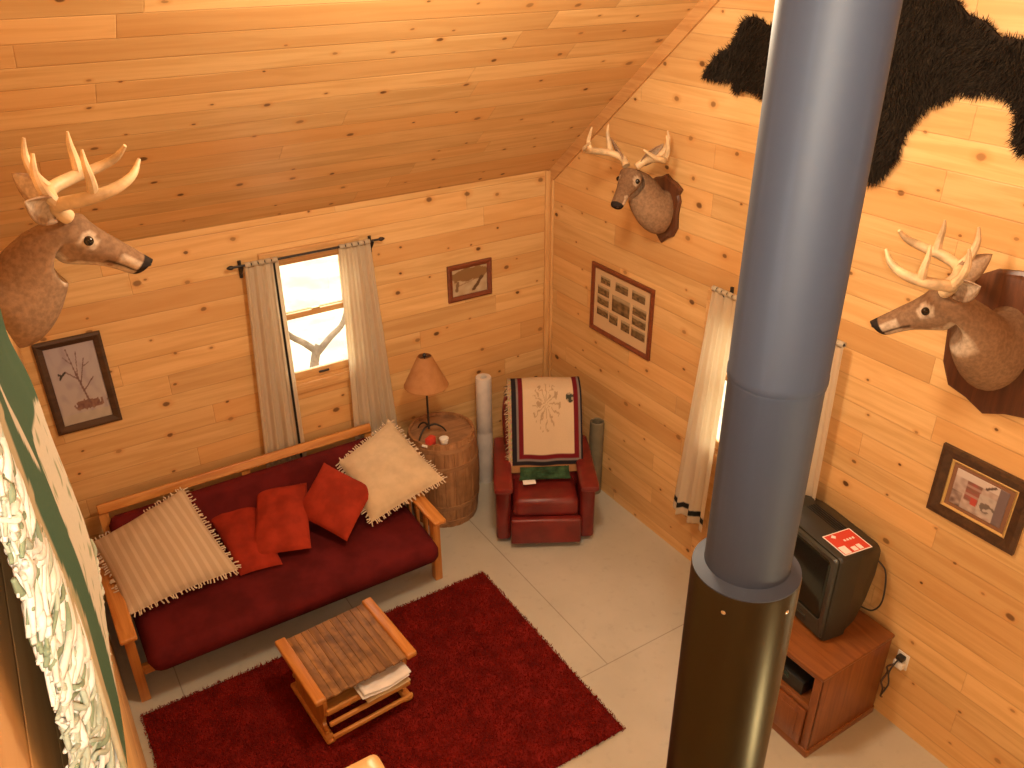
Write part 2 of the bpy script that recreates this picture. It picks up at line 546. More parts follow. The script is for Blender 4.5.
def wall_panels(bm, to3, thick, u0, u1, z0, top, holes):
    """vertical wall with window holes (sorted along u); top(u) gives its upper edge"""
    def poly(pts): prism(bm, [to3(u, z) for u, z in pts], thick)
    def strip(a, b, z):
        pts = [(a, z), (b, z), (b, top(b))]
        if a < PEAK < b: pts.append((PEAK, top(PEAK)))
        poly(pts + [(a, top(a))])
    cur = u0
    for hu0, hu1, hz0, hz1 in holes:
        strip(cur, hu0, z0); strip(hu0, hu1, hz1)
        poly([(hu0, z0), (hu1, z0), (hu1, hz0), (hu0, hz0)])
        cur = hu1
    strip(cur, u1, z0)

PEAK = 1e9
WA = (-2.34, -1.76, 1.33, 2.30)
bm = NB(); wall_panels(bm, lambda u, z: (u, 0, z), (0, .12, 0), XL - .12, .12, 0, lambda u: Z0 + .1, [WA])
struct(obj('wall_back', bm, M['wall_a'], smooth=False), 'knotty pine wall behind the futon')
roof = lambda y: Z0 - CS * y if y > YR else Z0 - CS * (YF - y)
PEAK = YR
WB = (-2.74, -1.92, 1.05, 2.14)
WC = (-6.35, -5.35, .85, 2.14)
bm = NB(); wall_panels(bm, lambda u, z: (0, u, z), (.12, 0, 0), YF, 0, 0, lambda y: roof(y) + .05, [WC, WB])
struct(obj('wall_right', bm, M['wall_b'], smooth=False), 'knotty pine gable wall with the hide')
bm = NB(); prism(bm, [(XL, YF, 0), (XL, 0, 0), (XL, 0, Z0), (XL, YR, ZR), (XL, YF, Z0)], (-.12, 0, 0))
struct(obj('wall_left', bm, M['wall_l'], smooth=False), 'pine wall at the left edge')
bm = NB(); b2(bm, (XL - .12, YF - .12, 0), (.12, YF, Z0 + .1))
struct(obj('wall_front', bm, M['wall_a'], smooth=False))
bm = NB(); prism(bm, [(XL - .12, .12, Z0 - CS * .12), (XL - .12, YR, ZR), (XL - .12, YR, ZR + .1), (XL - .12, .12, Z0 + .1 - CS * .12)], (0 - XL + .24, 0, 0))
struct(obj('ceiling', bm, M['ceil'], smooth=False), 'sloping knotty pine plank ceiling')
bm = NB(); prism(bm, [(XL - .12, YF - .12, Z0 - CS * .12), (XL - .12, YR, ZR), (XL - .12, YR, ZR + .1), (XL - .12, YF - .12, Z0 + .1 - CS * .12)], (0 - XL + .24, 0, 0))
struct(obj('ceiling_rear', bm, M['ceil2'], smooth=False))
# corner boards and the rake board under the slope
bm = NB(); b2(bm, (-.062, -.022, 0), (0, 0, Z0 + .0), .004)
struct(obj('trim_1', bm, M['pale']), 'upright corner board on the back wall')
bm = NB(); b2(bm, (-.02, -.052, 0), (0, -.022, Z0 + .02), .004)
struct(obj('trim_2', bm, M['pale']), 'upright corner board on the gable wall')
bm = NB()
prism(bm, [(-.022, 0.0, Z0 - .115), (-.022, 0.0, Z0), (-.022, YR, ZR), (-.022, YR, ZR - .115)], (.022, 0, 0))
struct(obj('trim_3', bm, M['pale_y'], smooth=False), 'sloping rake board where ceiling meets gable')

# outside: snow and bare trees seen through the panes
bm = NB()
def gnd(u, v):
    x, y = -16 + 34 * u, -14 + 34 * v
    return V((x, y, -.75 + .25 * mnoise.noise(V((x * .35, y * .35, 0)))))
grid(bm, gnd, 60, 60)
tag(obj('snowy_ground', bm, M['snow']), kind='structure')

def tree(label, base, forks, r):
    bm = NB()
    for pts, rs in forks:
        tube(bm, [V(base) + V(p) for p in pts], [r * k for k in rs], 10, 4)
    tag(obj('bare_tree', bm, M['bark'], origin=base), label, 'tree', 'bare trees outside the window')
tree('forked bare tree standing in the snow outside the window', (-1.25, 3.0, -.80),
     [([(0, 0, 0), (.02, 0, .45), (.1, 0, .82), (.16, .02, .92)], [1.2, 1, .9, .85]),
      ([(.12, 0, .86), (.0, .05, .98), (-.16, .1, 1.12), (-.3, .1, 1.45), (-.4, .2, 2.2)], [.75, .7, .6, .5, .35]),
      ([(.12, 0, .84), (.30, 0, 1.0), (.46, -.05, 1.18), (.55, -.1, 1.6), (.7, -.1, 2.4)], [.75, .65, .55, .5, .35]),
      ([(-.16, .1, 1.12), (-.32, .12, 1.18), (-.6, .2, 1.4)], [.45, .35, .2])], .055)
tree('slender bare tree farther out beyond the upper pane', (-2.2, 4.6, -.85),
     [([(0, 0, 0), (.03, 0, 1.2), (-.03, 0, 2.4), (.05, 0, 4.2)], [1, .9, .7, .4]),
      ([(.03, 0, 1.1), (.4, 0, 1.7), (.8, .1, 2.6)], [.6, .45, .25]),
      ([(0, 0, 1.5), (-.4, 0, 2.2), (-.7, .1, 2.9)], [.55, .4, .2])], .07)

# ------------------------------------------------------------------ windows
def window(name, to3, nrm, u0, u1, z0, z1, label):
    """to3(u, z, d): d metres into the room"""
    w = empty(name, to3((u0 + u1) / 2, z0, 0)); struct(w, label)
    def bar(bm, ua, ub, za, zb, da, db, r=.004):
        a, b = V(to3(ua, za, da)), V(to3(ub, zb, db))
        b2(bm, [min(a[i], b[i]) for i in range(3)], [max(a[i], b[i]) for i in range(3)], r)
    c = .075
    bm = NB()
    bar(bm, u0 - c, u1 + c, z1, z1 + c, 0, .02); bar(bm, u0 - c, u0, z0, z1, 0, .02); bar(bm, u1, u1 + c, z0, z1, 0, .02)
    bar(bm, u0 - c, u1 + c, z0 - c, z0, 0, .02)
    obj('window_casing', bm, M['pale_x'], w)
    bm = NB()
    for a in ((u0, u0 + .02, z0, z1), (u1 - .02, u1, z0, z1), (u0 + .02, u1 - .02, z0, z0 + .02), (u0 + .02, u1 - .02, z1 - .02, z1)):
        bar(bm, *a, -.11, 0, 0)
    obj('window_jamb', bm, M['pale_x'], w, smooth=False)
    zm = (z0 + z1) / 2 + .045
    for nm, za, zb, d in (('upper_sash', zm - .02, z1 - .02, -.085), ('lower_sash', z0 + .02, zm + .02, -.05)):
        f = .042
        bm = NB()
        bar(bm, u0 + .02, u0 + .02 + f, za, zb, d, d + .03); bar(bm, u1 - .02 - f, u1 - .02, za, zb, d, d + .03)
        bar(bm, u0 + .02 + f, u1 - .02 - f, za, za + f + (.02 if nm == 'lower_sash' else 0), d, d + .03); bar(bm, u0 + .02 + f, u1 - .02 - f, zb - f, zb, d, d + .03)
        s = obj(nm, bm, M['pale_x'], w)
        bm = NB(); bar(bm, u0 + .02 + f - .004, u1 - .02 - f + .004, za + f - .004, zb - f + .004, d + .012, d + .017, 0)
        obj('pane', bm, M['glass'], s, smooth=False)
        bm = NB()
        if nm == 'lower_sash':
            bar(bm, (u0 + u1) / 2 - .04, (u0 + u1) / 2 + .04, za + .02, za + .035, d + .03, d + .045, .003)
            obj('sash_lift', bm, M['black'], s)
        else:
            bm.free()
    bm = NB(); bar(bm, (u0 + u1) / 2 - .03, (u0 + u1) / 2 + .03, zm + .018, zm + .032, -.05, -.02, .003)
    obj('sash_lock', bm, M['brass'], w)
    return w
window('window_1', lambda u, z, d: (u, -d, z), (0, -1, 0), *WA, 'bright window above the futon')
window('window_2', lambda u, z, d: (-d, u, z), (-1, 0, 0), *WB, 'bright window behind the stovepipe')
window('window_3', lambda u, z, d: (-d, u, z), (-1, 0, 0), *WC, None)

def rod(name, to3, u0, u1, z, d, label, brk):
    e = empty(name, to3((u0 + u1) / 2, z, 0)); tag(e, label, 'curtain rod')
    bm = NB(); tube(bm, [to3(u0, z, d), to3(u1, z, d)], .0085, 10); obj('rod', bm, M['black'], e)
    for u, s in ((u0, -1), (u1, 1)):
        bm = NB(); tube(bm, [to3(u, z, d), to3(u + s * .012, z, d), to3(u + s * .03, z, d), to3(u + s * .045, z, d)], [.009, .015, .013, .004], 10, 2)
        obj('finial', bm, M['black'], e)
    for u in brk:
        bm = NB()
        a = V(to3(u, z - .09, 0)); tube(bm, [to3(u, z - .10, .008), to3(u, z + .02, .008)], .012, 8)
        tube(bm, [to3(u, z - .07, .012), to3(u, z - .05, d * .6), to3(u, z - .014, d)], [.008, .008, .010], 8, 3)
        obj('bracket', bm, M['black'], e)

CR, CST = (0.82, 0.73, 0.57), (0.028, 0.028, 0.026)
def curtain(label, to3, top, bot, z1, z0, d, folds, stripe, seed, rodz, group):
    """a hung panel: top/bot are (u0, u1) at the rod and at the hem; stripe(a, b) -> True where the dark band runs"""
    e = empty('curtain', to3((bot[0] + bot[1]) / 2, z0, 0)); tag(e, label, 'curtain', group)
    rnd = random.Random(seed)
    ph = [rnd.uniform(0, 6.28) for _ in range(4)]
    def f(a, b):
        u = (top[0] * (1 - b) + bot[0] * b) * (1 - a) + (top[1] * (1 - b) + bot[1] * b) * a
        amp = .012 + .012 * b
        w = math.sin(a * folds * 2 * PI + ph[0] + .5 * math.sin(b * 3 + ph[1])) + .45 * math.sin(a * folds * 4.6 * PI + ph[2] + b)
        z = z1 + (z0 - z1) * b + (.012 * math.sin(a * folds * 2 * PI + ph[3]) * b)
        return V(to3(u, z, d + amp * w * .7))
    bm = NB()
    grid(bm, f, 90, 150, tint=lambda a, b: CST if stripe(a, b) else CR)
    o = obj('panel', bm, M['curtain'], e)
    sm = o.modifiers.new('thick', 'SOLIDIFY'); sm.thickness = .003
    nt = 5
    for k in range(nt):
        u = top[0] + (top[1] - top[0]) * (k + .5) / nt
        bm = NB(); lay = bm.verts.layers.float_color.new('tint')
        w = abs(top[1] - top[0]) / nt * .42
        pts = []
        for q in range(13):
            an = -PI / 2 + 2 * PI * q / 12
            pts.append((d + .018 * math.cos(an), rodz + .018 * math.sin(an)))
        prof = [(d + .002, z1 - .012), (d + .005, z1)] + pts[1:12] + [(d - .005, z1)]
        prev = [[bm.verts.new(V(to3(u - w, zz, dd))), bm.verts.new(V(to3(u + w, zz, dd)))] for dd, zz in prof]
        for a_, b_ in zip(prev[:-1], prev[1:]): bm.faces.new((a_[0], a_[1], b_[1], b_[0]))
        for v in bm.verts: v[lay] = (*CR, 1)
        t_ = obj('hanging_tab', bm, M['curtain'], e)
        sm = t_.modifiers.new('thick', 'SOLIDIFY'); sm.thickness = .003
    return e

A3 = lambda u, z, d: (u, -d, z)
B3 = lambda u, z, d: (-d, u, z)
rod('curtain_rod', A3, -2.60, -1.55, 2.335, .062, 'black curtain rod over the window behind the futon', (-2.545, -1.60))
rod('curtain_rod', B3, -2.92, -1.985, 2.27, .08, 'curtain rod on the gable wall behind the stovepipe', (-2.80, -2.04))
CG = 'cream curtains'
curtain('cream curtain with dark inner edge stripe, left of the window above the futon', A3, (-2.53, -2.30), (-2.62, -2.30), 2.325, .62, .062, 3.2, lambda a, b: .85 < a < .905, 1, 2.335, CG)
curtain('cream curtain right of the window above the futon, nearest the lamp', A3, (-1.86, -1.62), (-1.90, -1.51), 2.325, .62, .062, 3.6, lambda a, b: .93 < b < .96, 2, 2.335, CG)
curtain('cream curtain with black hem stripe on the gable wall, left of the stovepipe', B3, (-2.17, -1.94), (-2.12, -1.78), 2.26, .43, .08, 2.6, lambda a, b: .935 < b < .963, 3, 2.27, CG)
curtain('cream curtain on the gable wall, right of the stovepipe above the television', B3, (-2.965, -2.68), (-2.995, -2.78), 2.26, .43, .08, 2.6, lambda a, b: .935 < b < .963, 4, 2.27, CG)

# ------------------------------------------------------------------ rug
RX0, RX1, RY0, RY1 = -3.89, -1.41, -2.91, -1.205
rug = empty('shag_rug', ((RX0 + RX1) / 2, (RY0 + RY1) / 2, 0)); tag(rug, 'dark red shag rug on the grey floor under the low table', 'rug')
bm = NB(); b2(bm, (RX0 + .01, RY0 + .01, 0.001), (RX1 - .01, RY1 - .01, .014), .005)
obj('rug_backing', bm, plain('rug_base', (0.16, 0.010, 0.008), .95, var=.3, vscale=9), rug)
items = []
for _ in range(75000):
    x, y = random.uniform(RX0, RX1), random.uniform(RY0, RY1)
    k = .5 + .5 * mnoise.noise(V((x * 4, y * 4, 3)))
    k2 = .5 + .5 * mnoise.noise(V((x * 1.3, y * 1.3, 8)))
    s = random.uniform(.85, 1.15) * (.80 + .30 * k) * (.80 + .4 * k2)
    c = (.22 * s, .0105 * s, .0035 * s)
    an = random.uniform(0, 6.28); ln = random.uniform(.004, .016)
    p = V((x, y, .010)); q = V((x + ln * math.cos(an), y + ln * math.sin(an), .010 + random.uniform(.012, .022)))
    items.append((p, q, random.uniform(.0025, .005), c))
tag(blades('pile', items, M['pile'], rug), kind='stuff')

# ------------------------------------------------------------------ futon sofa
SX0, SX1 = -3.88, -1.68
so = empty('futon_sofa', ((SX0 + SX1) / 2, -.6, 0)); tag(so, 'long futon sofa with maroon mattress and honey pine frame under the window', 'sofa')
for x0, x1 in ((SX0, SX0 + .10), (SX1 - .10, SX1)):
    bm = NB(); b2(bm, (x0, -1.17, .555), (x1, -.30, .59), .012, 3); arm = obj('arm', bm, M['honey'], so)
    xm = (x0 + x1) / 2
    for y0, y1 in ((-1.10, -1.035), (-.40, -.33)):
        bm = NB(); b2(bm, (xm - .03, y0, 0), (xm + .03, y1, .555), .006); obj('leg', bm, M['honey_z'], so)
    bm = NB(); b2(bm, (xm - .018, -1.035, .18), (xm + .018, -.40, .27), .006); obj('side_rail', bm, M['honey'], so)
    bm = NB()
    for k in range(4):
        y = -.92 + k * .14
        b2(bm, (xm - .012, y - .02, .27), (xm + .012, y + .02, .555), .003)
    obj('arm_slats', bm, M['honey_z'], so)
bm = NB(); b2(bm, (SX0 + .08, -1.09, .20), (SX1 - .08, -1.05, .27), .008); obj('front_rail', bm, M['honey_x'], so)
bm = NB(); b2(bm, (SX0 + .08, -.34, .20), (SX1 - .08, -.30, .27), .008); obj('rear_rail', bm, M['honey_x'], so)
bm = NB()
for k in range(14):
    x = SX0 + .2 + k * (SX1 - SX0 - .4) / 13
    b2(bm, (x - .03, -1.08, .265), (x + .03, -.31, .285), .003)
obj('seat_slats', bm, M['honey'], so)
# back frame: leaning posts, top rail
BT, BB = V((0, -.115, .87)), V((0, -.30, .36))
bd = (BT - BB)
bn = V((0, -bd.z, bd.y)).normalized() * -1      # points to the wall and down
if bn.y < 0: bn = -bn
for x in (SX0 + .13, SX1 - .13, (SX0 + SX1) / 2):
    bm = NB()
    q = [V((x - .03, 0, 0)) + BB + bn * .055, V((x - .03, 0, 0)) + BT + bn * .03, V((x - .03, 0, 0)) + BT + bn * .0, V((x - .03, 0, 0)) + BB + bn * .02]
    prism(bm, q, (.06, 0, 0)); obj('back_post', bm, M['honey_z'], so, smooth=False)
bm = NB()
rt = Matrix.Rotation(-math.atan2(bd.y, bd.z), 3, 'X')
box(bm, V(((SX0 + SX1) / 2 + .0, BT.y - .005, BT.z - .012)), (SX1 - SX0 - .20, .045, .07), rt, .01, 3)
obj('back_rail', bm, M['honey_x'], so)

def cushion_slab(bm, x0, x1, path, thick, nu=60, tuft=None):
    """a padded slab whose mid line follows path (y, z), extruded along x with rounded ends"""
    P = catmull([V((0, p[0], p[1])) for p in path], 8)
    prof = []
    n = len(P)
    nrm = []
    for i in range(n):
        d = (P[min(i + 1, n - 1)] - P[max(i - 1, 0)]).normalized()
        nrm.append(V((0, -d.z, d.y)))
    rings = []
    for iu in range(nu + 1):
        a = iu / nu
        x = x0 + (x1 - x0) * a
        e = min(a, 1 - a) * (x1 - x0)
        k = min(1.0, e / (thick * .5))
        k = math.sqrt(max(0.0, 1 - (1 - k) ** 2)) * .92 + .08
        ring = []
        for i in range(n):
            s = i / (n - 1)
            h = thick * .5 * k
            if tuft: h *= tuft(a, s)
            ring.append(V((x, 0, 0)) + P[i] + nrm[i] * h)
        dend = (P[-1] - P[-2]).normalized()
        for q in range(1, 6):
            an = PI / 2 - PI * q / 6
            ring.append(V((x, 0, 0)) + P[-1] + (nrm[-1] * math.sin(an) + dend * math.cos(an)) * thick * .5 * k)
        for i in range(n - 1, -1, -1):
            ring.append(V((x, 0, 0)) + P[i] - nrm[i] * thick * .5 * k)
        dend = (P[0] - P[1]).normalized()
        for q in range(1, 6):
            an = -PI / 2 + PI * q / 6
            ring.append(V((x, 0, 0)) + P[0] + (nrm[0] * math.sin(an) + dend * math.cos(an)) * thick * .5 * k)
        rings.append(ring)
    loft(bm, rings)
def tuft(a, s):
    fx = math.cos(a * 2 * PI * 5.5); fs = math.cos(s * 2 * PI * 2.5)
    return 1 + .035 * fx * fs + .02 * mnoise.noise(V((a * 9, s * 5, 0)))
bm = NB(); cushion_slab(bm, SX0 + .115, SX1 - .07, [(-.36, .365), (-.70, .378), (-1.0, .368), (-1.145, .345)], .17, 70, tuft)
obj('seat_mattress', bm, M['futon'], so)
bm = NB(); cushion_slab(bm, SX0 + .14, SX1 - .12, [(-.375, .44), (-.30, .60), (-.225, .77)], .13, 70, tuft)
obj('back_mattress', bm, M['futon'], so)

# ------------------------------------------------------------------ pillows
def pillow(name, label, cat, a, b, c, d, T, mat, group=None, fringe=None, pinch=.06, seed=0, sides=(1, 1, 1, 1)):
    """corners a,b,c,d in order; T full thickness"""
    a, b, c, d = map(V, (a, b, c, d))
    cen = (a + b + c + d) / 4
    nrm = (b - d).cross(c - a).normalized()
    if nrm.dot(CAM - cen) < 0: nrm = -nrm
    e = empty(name, cen - nrm * 0 ); e.location = (cen.x, cen.y, min(p.z for p in (a, b, c, d)) - .02); tag(e, label, cat, group)
    def q(u, v):
        p = a * (1 - u) * (1 - v) + b * u * (1 - v) + c * u * v + d * (1 - u) * v
        x, y = 2 * u - 1, 2 * v - 1
        p = p + (cen - p) * pinch * ((1 - x * x) * (y * y) + (1 - y * y) * (x * x))
        h = ((1 - abs(x) ** 2.6) * (1 - abs(y) ** 2.6)) ** .55
        w = .010 * mnoise.noise(V((u * 4 + seed, v * 4, seed))) * h * 2
        return p, h, w
    bm = NB()
    grid(bm, lambda u, v: q(u, v)[0] + nrm * (q(u, v)[1] * T * .5 + q(u, v)[2] + .002), 40, 40, uv=lambda u, v: (u * .7, v * .7))
    grid(bm, lambda u, v: q(u, v)[0] - nrm * (q(u, v)[1] * T * .5 + .002), 40, 40, uv=lambda u, v: (u * .7, v * .7))
    bmesh.ops.remove_doubles(bm, verts=bm.verts, dist=.0045)
    obj('cover', bm, mat, e)
    if fringe:
        bm = NB()
        rnd = random.Random(seed)
        for s in range(4):
            if not sides[s]: continue
            for k in range(34):
                t = (k + .5 + rnd.uniform(-.3, .3)) / 34
                u, v = ((t, 0), (1, t), (1 - t, 1), (0, 1 - t))[s]
                p = q(u, v)[0]
                o = (p - q(.5 + (u - .5) * .9, .5 + (v - .5) * .9)[0]).normalized()
                ov = ((0, -1), (1, 0), (0, 1), (-1, 0))[s]
                u2, v2 = u - ov[0] * .05, v - ov[1] * .05
                o = (p - q(u2, v2)[0]).normalized()
                tip = p + o * fringe * rnd.uniform(.7, 1.2) + nrm * rnd.uniform(-.008, .012) + V((rnd.uniform(-.012, .012), rnd.uniform(-.006, .006), -.006))
                mid = (p + tip) / 2 + V((rnd.uniform(-.006, .006), rnd.uniform(-.006, .006), rnd.uniform(-.004, .006)))
                tube(bm, [p - o * .006, mid, tip], [.0045, .0045, .005], 5)
        obj('fringe', bm, M['fringe'], e)
    return e
pillow('throw_pillow', 'large cream striped pillow with fringed edge at the left end of the futon', 'pillow', (-3.86, -.25, .71), (-3.235, -.25, .91), (-3.08, -.82, .525), (-3.79, -.90, .54), .19, M['pillow_stripe'], 'fringed cream pillows', .027, .05, 3)
pillow('throw_pillow', 'large plain cream fringed pillow at the right end of the futon by the barrel', 'pillow', (-2.13, -.31, .76), (-1.655, -.235, .93), (-1.52, -.84, .68), (-2.12, -.84, .53), .17, M['pillow_plain'], 'fringed cream pillows', .027, .03, 5)
RG = 'red cushions on the futon'
pillow('cushion', 'red cushion tipped on its corner against the plain cream pillow', 'cushion', (-2.26, -.36, .83), (-2.0, -.66, .68), (-2.355, -.95, .535), (-2.58, -.53, .60), .12, M['red'], RG, seed=7, pinch=.03)
pillow('cushion', 'upright red cushion in the middle of the three red ones', 'cushion', (-2.75, -.27, .72), (-2.40, -.33, .69), (-2.59, -.88, .53), (-2.97, -.76, .53), .11, M['red'], RG, seed=9, pinch=.03)
pillow('cushion', 'red cushion lying flat, partly under the striped cream pillow', 'cushion', (-3.12, -.30, .66), (-2.78, -.26, .64), (-2.80, -.88, .485), (-3.08, -.84, .485), .09, M['red_deep'], RG, seed=11, pinch=.03)

# ------------------------------------------------------------------ coffee table
ct = empty('coffee_table', (-2.715, -1.76, .02), math.radians(4)); tag(ct, 'low wooden coffee table with old board top and magazine rails on the red rug', 'table')
W2, D2, H = .30, .28, .40
for sx in (-1, 1):
    bm = NB(); b2(bm, (sx * W2 - .035 if sx > 0 else sx * W2 - .035, -D2 - .02, H - .03), (sx * W2 + .035, D2 + .02, H + .012), .012, 3)
    obj('side_board', bm, M['honey'], ct, local=True)
    # scalloped end panel standing on a sled foot
    bm = NB()
    pr = [(-D2 + .06, .03), (D2 - .06, .03), (D2 - .06, .06), (D2 - .09, .10), (D2 - .07, .16), (D2 - .03, .22), (D2 - .02, H - .03), (-D2 + .02, H - .03), (-D2 + .03, .22), (-D2 + .07, .16), (-D2 + .09, .10), (-D2 + .06, .06)]
    prism(bm, [(sx * (W2 - .035) - .012, y, z) for y, z in pr], (.024, 0, 0)); obj('end_panel', bm, M['honey_z'], ct, local=True, smooth=False)
    bm = NB(); b2(bm, (sx * (W2 - .035) - .03, -D2 - .0, 0), (sx * (W2 - .035) + .03, D2 - .0, .036), .016, 3); obj('foot', bm, M['honey'], ct, local=True)
nb = 11
wb = (2 * W2 - .07) / nb
for k in range(nb):
    x = -W2 + .035 + k * wb
    bm = NB()
    y0 = -D2 - .010 - (.007 if k % 2 else 0)
    b2(bm, (x + .0006, y0, H - .016), (x + wb - .0006, D2, H - .002), .0015)
    s = random.uniform(.75, 1.25)
    obj('top_board', bm, wood('old_board', (.38 * s, .19 * s, .062 * s), (.20 * s, .09 * s, .030 * s), 'Y', rough=.5, blotch=.6), ct, local=True)
for y, zs in ((-D2 + .005, (.10, .185, .27)), (D2 - .02, (.10, .185, .27))):
    for i, z in enumerate(zs):
        bm = NB(); dy = (-.035 + .02 * i) if y < 0 else 0
        dy = (-.045, -.02, .0)[i] if y < 0 else 0
        b2(bm, (-W2 + .03, y + dy - .011, z - .016), (W2 - .03, y + dy + .011, z + .016), .007); obj('rail', bm, M['honey_x'], ct, local=True)
bm = NB(); b2(bm, (-W2 + .04, -D2 + .02, .215), (W2 - .04, D2 - .03, .23), .003); obj('shelf', bm, M['honey_x'], ct, local=True)
ctm = Matrix.Translation(ct.location) @ ct.rotation_euler.to_matrix().to_4x4()
def paper_stack(label, x0, x1, y0, y1, z, n, seed):
    rnd = random.Random(seed)
    bm = NB()
    for k in range(n):
        zz = z + k * .006
        dx, dy = rnd.uniform(-.012, .012), rnd.uniform(-.01, .01)
        def f(u, v, zz=zz, dx=dx, dy=dy):
            return ctm @ V((x0 + (x1 - x0) * u + dx, y0 + (y1 - y0) * v + dy, zz + .012 * math.sin(u * 5 + seed) * (1 - v) + .008 * mnoise.noise(V((u * 5, v * 3, k)))))
        grid(bm, f, 16, 10)
    o = obj('newspaper', bm, M['paper'], None, origin=ctm @ V(((x0 + x1) / 2, (y0 + y1) / 2, z)))
    sm = o.modifiers.new('thick', 'SOLIDIFY'); sm.thickness = .004; sm.offset = 1
    tag(o, label, 'newspaper')
paper_stack('white newspapers sticking out of the coffee table shelf', -.06, .255, -.345, .10, .30, 4, 2)
bm = NB()
grid(bm, lambda u, v: ctm @ V((-.04 + .29 * u, -.35 + .25 * v, .245 + .02 * (1 - v) + .004 * math.sin(u * 7))), 10, 8)
o = obj('magazine', bm, plain('buff_paper', (.62, .46, .25), .5), None, origin=ctm @ V((.10, -.2, .24)))
o.modifiers.new('thick', 'SOLIDIFY').thickness = .008
tag(o, 'buff magazine lying under the newspapers in the coffee table', 'magazine')

# ------------------------------------------------------------------ barrel and what stands on it
BC = V((-1.27, -.34, 0)); BH = .79
ba = empty('barrel', BC); tag(ba, 'old wooden barrel used as a lamp table beside the futon', 'barrel')
def br(z): return .262 + .032 * (1 - ((z - BH / 2) / (BH / 2)) ** 2)
bm = NB()
ns = 22
rings = []
for i in range(15):
    z = BH * i / 14
    ring = []
    for k in range(ns):
        for q, dr in ((.04, 0), (.35, .003), (.65, .003), (.96, 0), (1.0, -.004)):
            an = 2 * PI * (k + q) / ns
            ring.append(BC + V(((br(z) + dr) * math.cos(an), (br(z) + dr) * math.sin(an), z)))
    rings.append(ring)
v_ = loft(bm, rings, cap=False)
inner = []
for z, r in ((BH, .245), (BH - .022, .243)):
    inner.append([BC + V((r * math.cos(2 * PI * k / (ns * 5)), r * math.sin(2 * PI * k / (ns * 5)), z)) for k in range(ns * 5)])
loft(bm, [rings[-1]] + inner, cap=False)
bmesh.ops.remove_doubles(bm, verts=bm.verts, dist=.0003)
obj('staves', bm, M['barrel'], ba, angle=25)
bm = NB(); lathe(bm, [(.2435, BH - .035), (.2435, BH - .022)], BC, 48); obj('lid', bm, M['barrel_top'], ba)
for z in (.05, .20, .57, .73):
    bm = NB()
    lathe(bm, [(br(z - .02) + .001, z - .02), (br(z - .02) + .006, z - .018), (br(z + .02) + .006, z + .018), (br(z + .02) + .001, z + .02)], BC, 64, cap=False)
    obj('hoop', bm, wood('wooden_hoop', (.36, .19, .085), (.24, .11, .045), 'X', rough=.5), ba)
LB = V((-1.375, -.335, BH - .022))
tl = empty('table_lamp', LB); tag(tl, 'iron table lamp with tan cone shade on the barrel', 'lamp')
bm = NB(); tube(bm, [LB + V((0, 0, .05)), LB + V((.0, 0, .40)), LB + V((.0, 0, .52))], .008, 10); obj('pole', bm, M['black'], tl)
for an in (-.3, 1.8, 3.6):
    bm = NB()
    d = V((math.cos(an), math.sin(an), 0))
    tube(bm, [LB + V((0, 0, .075)), LB + d * .05 + V((0, 0, .085)), LB + d * .105 + V((0, 0, .05)), LB + d * .135 + V((0, 0, .006))], [.008, .008, .007, .006], 8, 4); obj('leg', bm, M['black'], tl)
bm = NB(); lathe(bm, [(.172, .445), (.169, .45), (.054, .692), (.052, .695)], LB, 40, cap=False)
o = obj('lamp_shade', bm, M['shade'], tl); o.modifiers.new('thick', 'SOLIDIFY').thickness = .003
bm = NB(); tube(bm, [LB + V((0, 0, .52)), LB + V((0, 0, .69))], .004, 8); lathe(bm, [(.004, .682), (.014, .692), (.016, .705), (.006, .717)], LB, 14)
tube(bm, [LB + V((-.053, 0, .684)), LB + V((.053, 0, .684))], .003, 6); obj('finial', bm, M['black'], tl)
bm = NB(); lathe(bm, [(.012, .46), (.018, .48), (.03, .53), (.024, .57), (.004, .585)], LB, 16); obj('bulb', bm, plain('frosted_bulb', (.8, .76, .7), .4), tl)
zb = BH - .022
bm = NB(); box(bm, (-1.44, -.485, zb + .035), (.075, .05, .07), .5, .003); rb = obj('small_box', bm, M['redcard'], None, origin=(-1.44, -.485, zb)); tag(rb, 'small red box standing on the barrel top', 'box')
bm = NB(); lathe(bm, [(.022, 0), (.030, .012), (.036, .04), (.038, .055), (.034, .055), (.030, .03), (.02, .012), (.001, .010)], (-1.345, -.53, zb), 24)
o = obj('cup', bm, M['ceramic'], None, origin=(-1.345, -.53, zb)); tag(o, 'small white cup on the barrel top in front of the lamp', 'cup')
bm = NB(); tube(bm, [V((-1.505, -.475, zb + .012)), V((-1.485, -.51, zb + .012))], .011, 10); 
o = obj('lighter', bm, M['ceramic'], None, origin=(-1.495, -.49, zb)); tag(o, 'tiny white lighter lying left of the red box on the barrel', 'lighter')

# upright rolls in the corner
bm = NB(); lathe(bm, [(.066, 0), (.067, .01), (.067, .50), (.0655, .505), (.067, .51), (.067, 1.02), (.064, 1.03), (.03, 1.03), (.028, .95)], (-.765, -.16, 0), 32)
tag(obj('paper_roll', bm, M['roll_white'], None, origin=(-.765, -.16, 0)), 'tall white roll standing upright between barrel and recliner', 'roll')
bm = NB(); lathe(bm, [(.060, 0), (.060, .70), (.055, .705), (.045, .70), (.045, .55)], (-.063, -.815, 0), 32)
tag(obj('carpet_roll', bm, M['roll_grey'], None, origin=(-.063, -.815, 0)), 'short grey-green roll standing against the gable wall behind the recliner', 'roll')

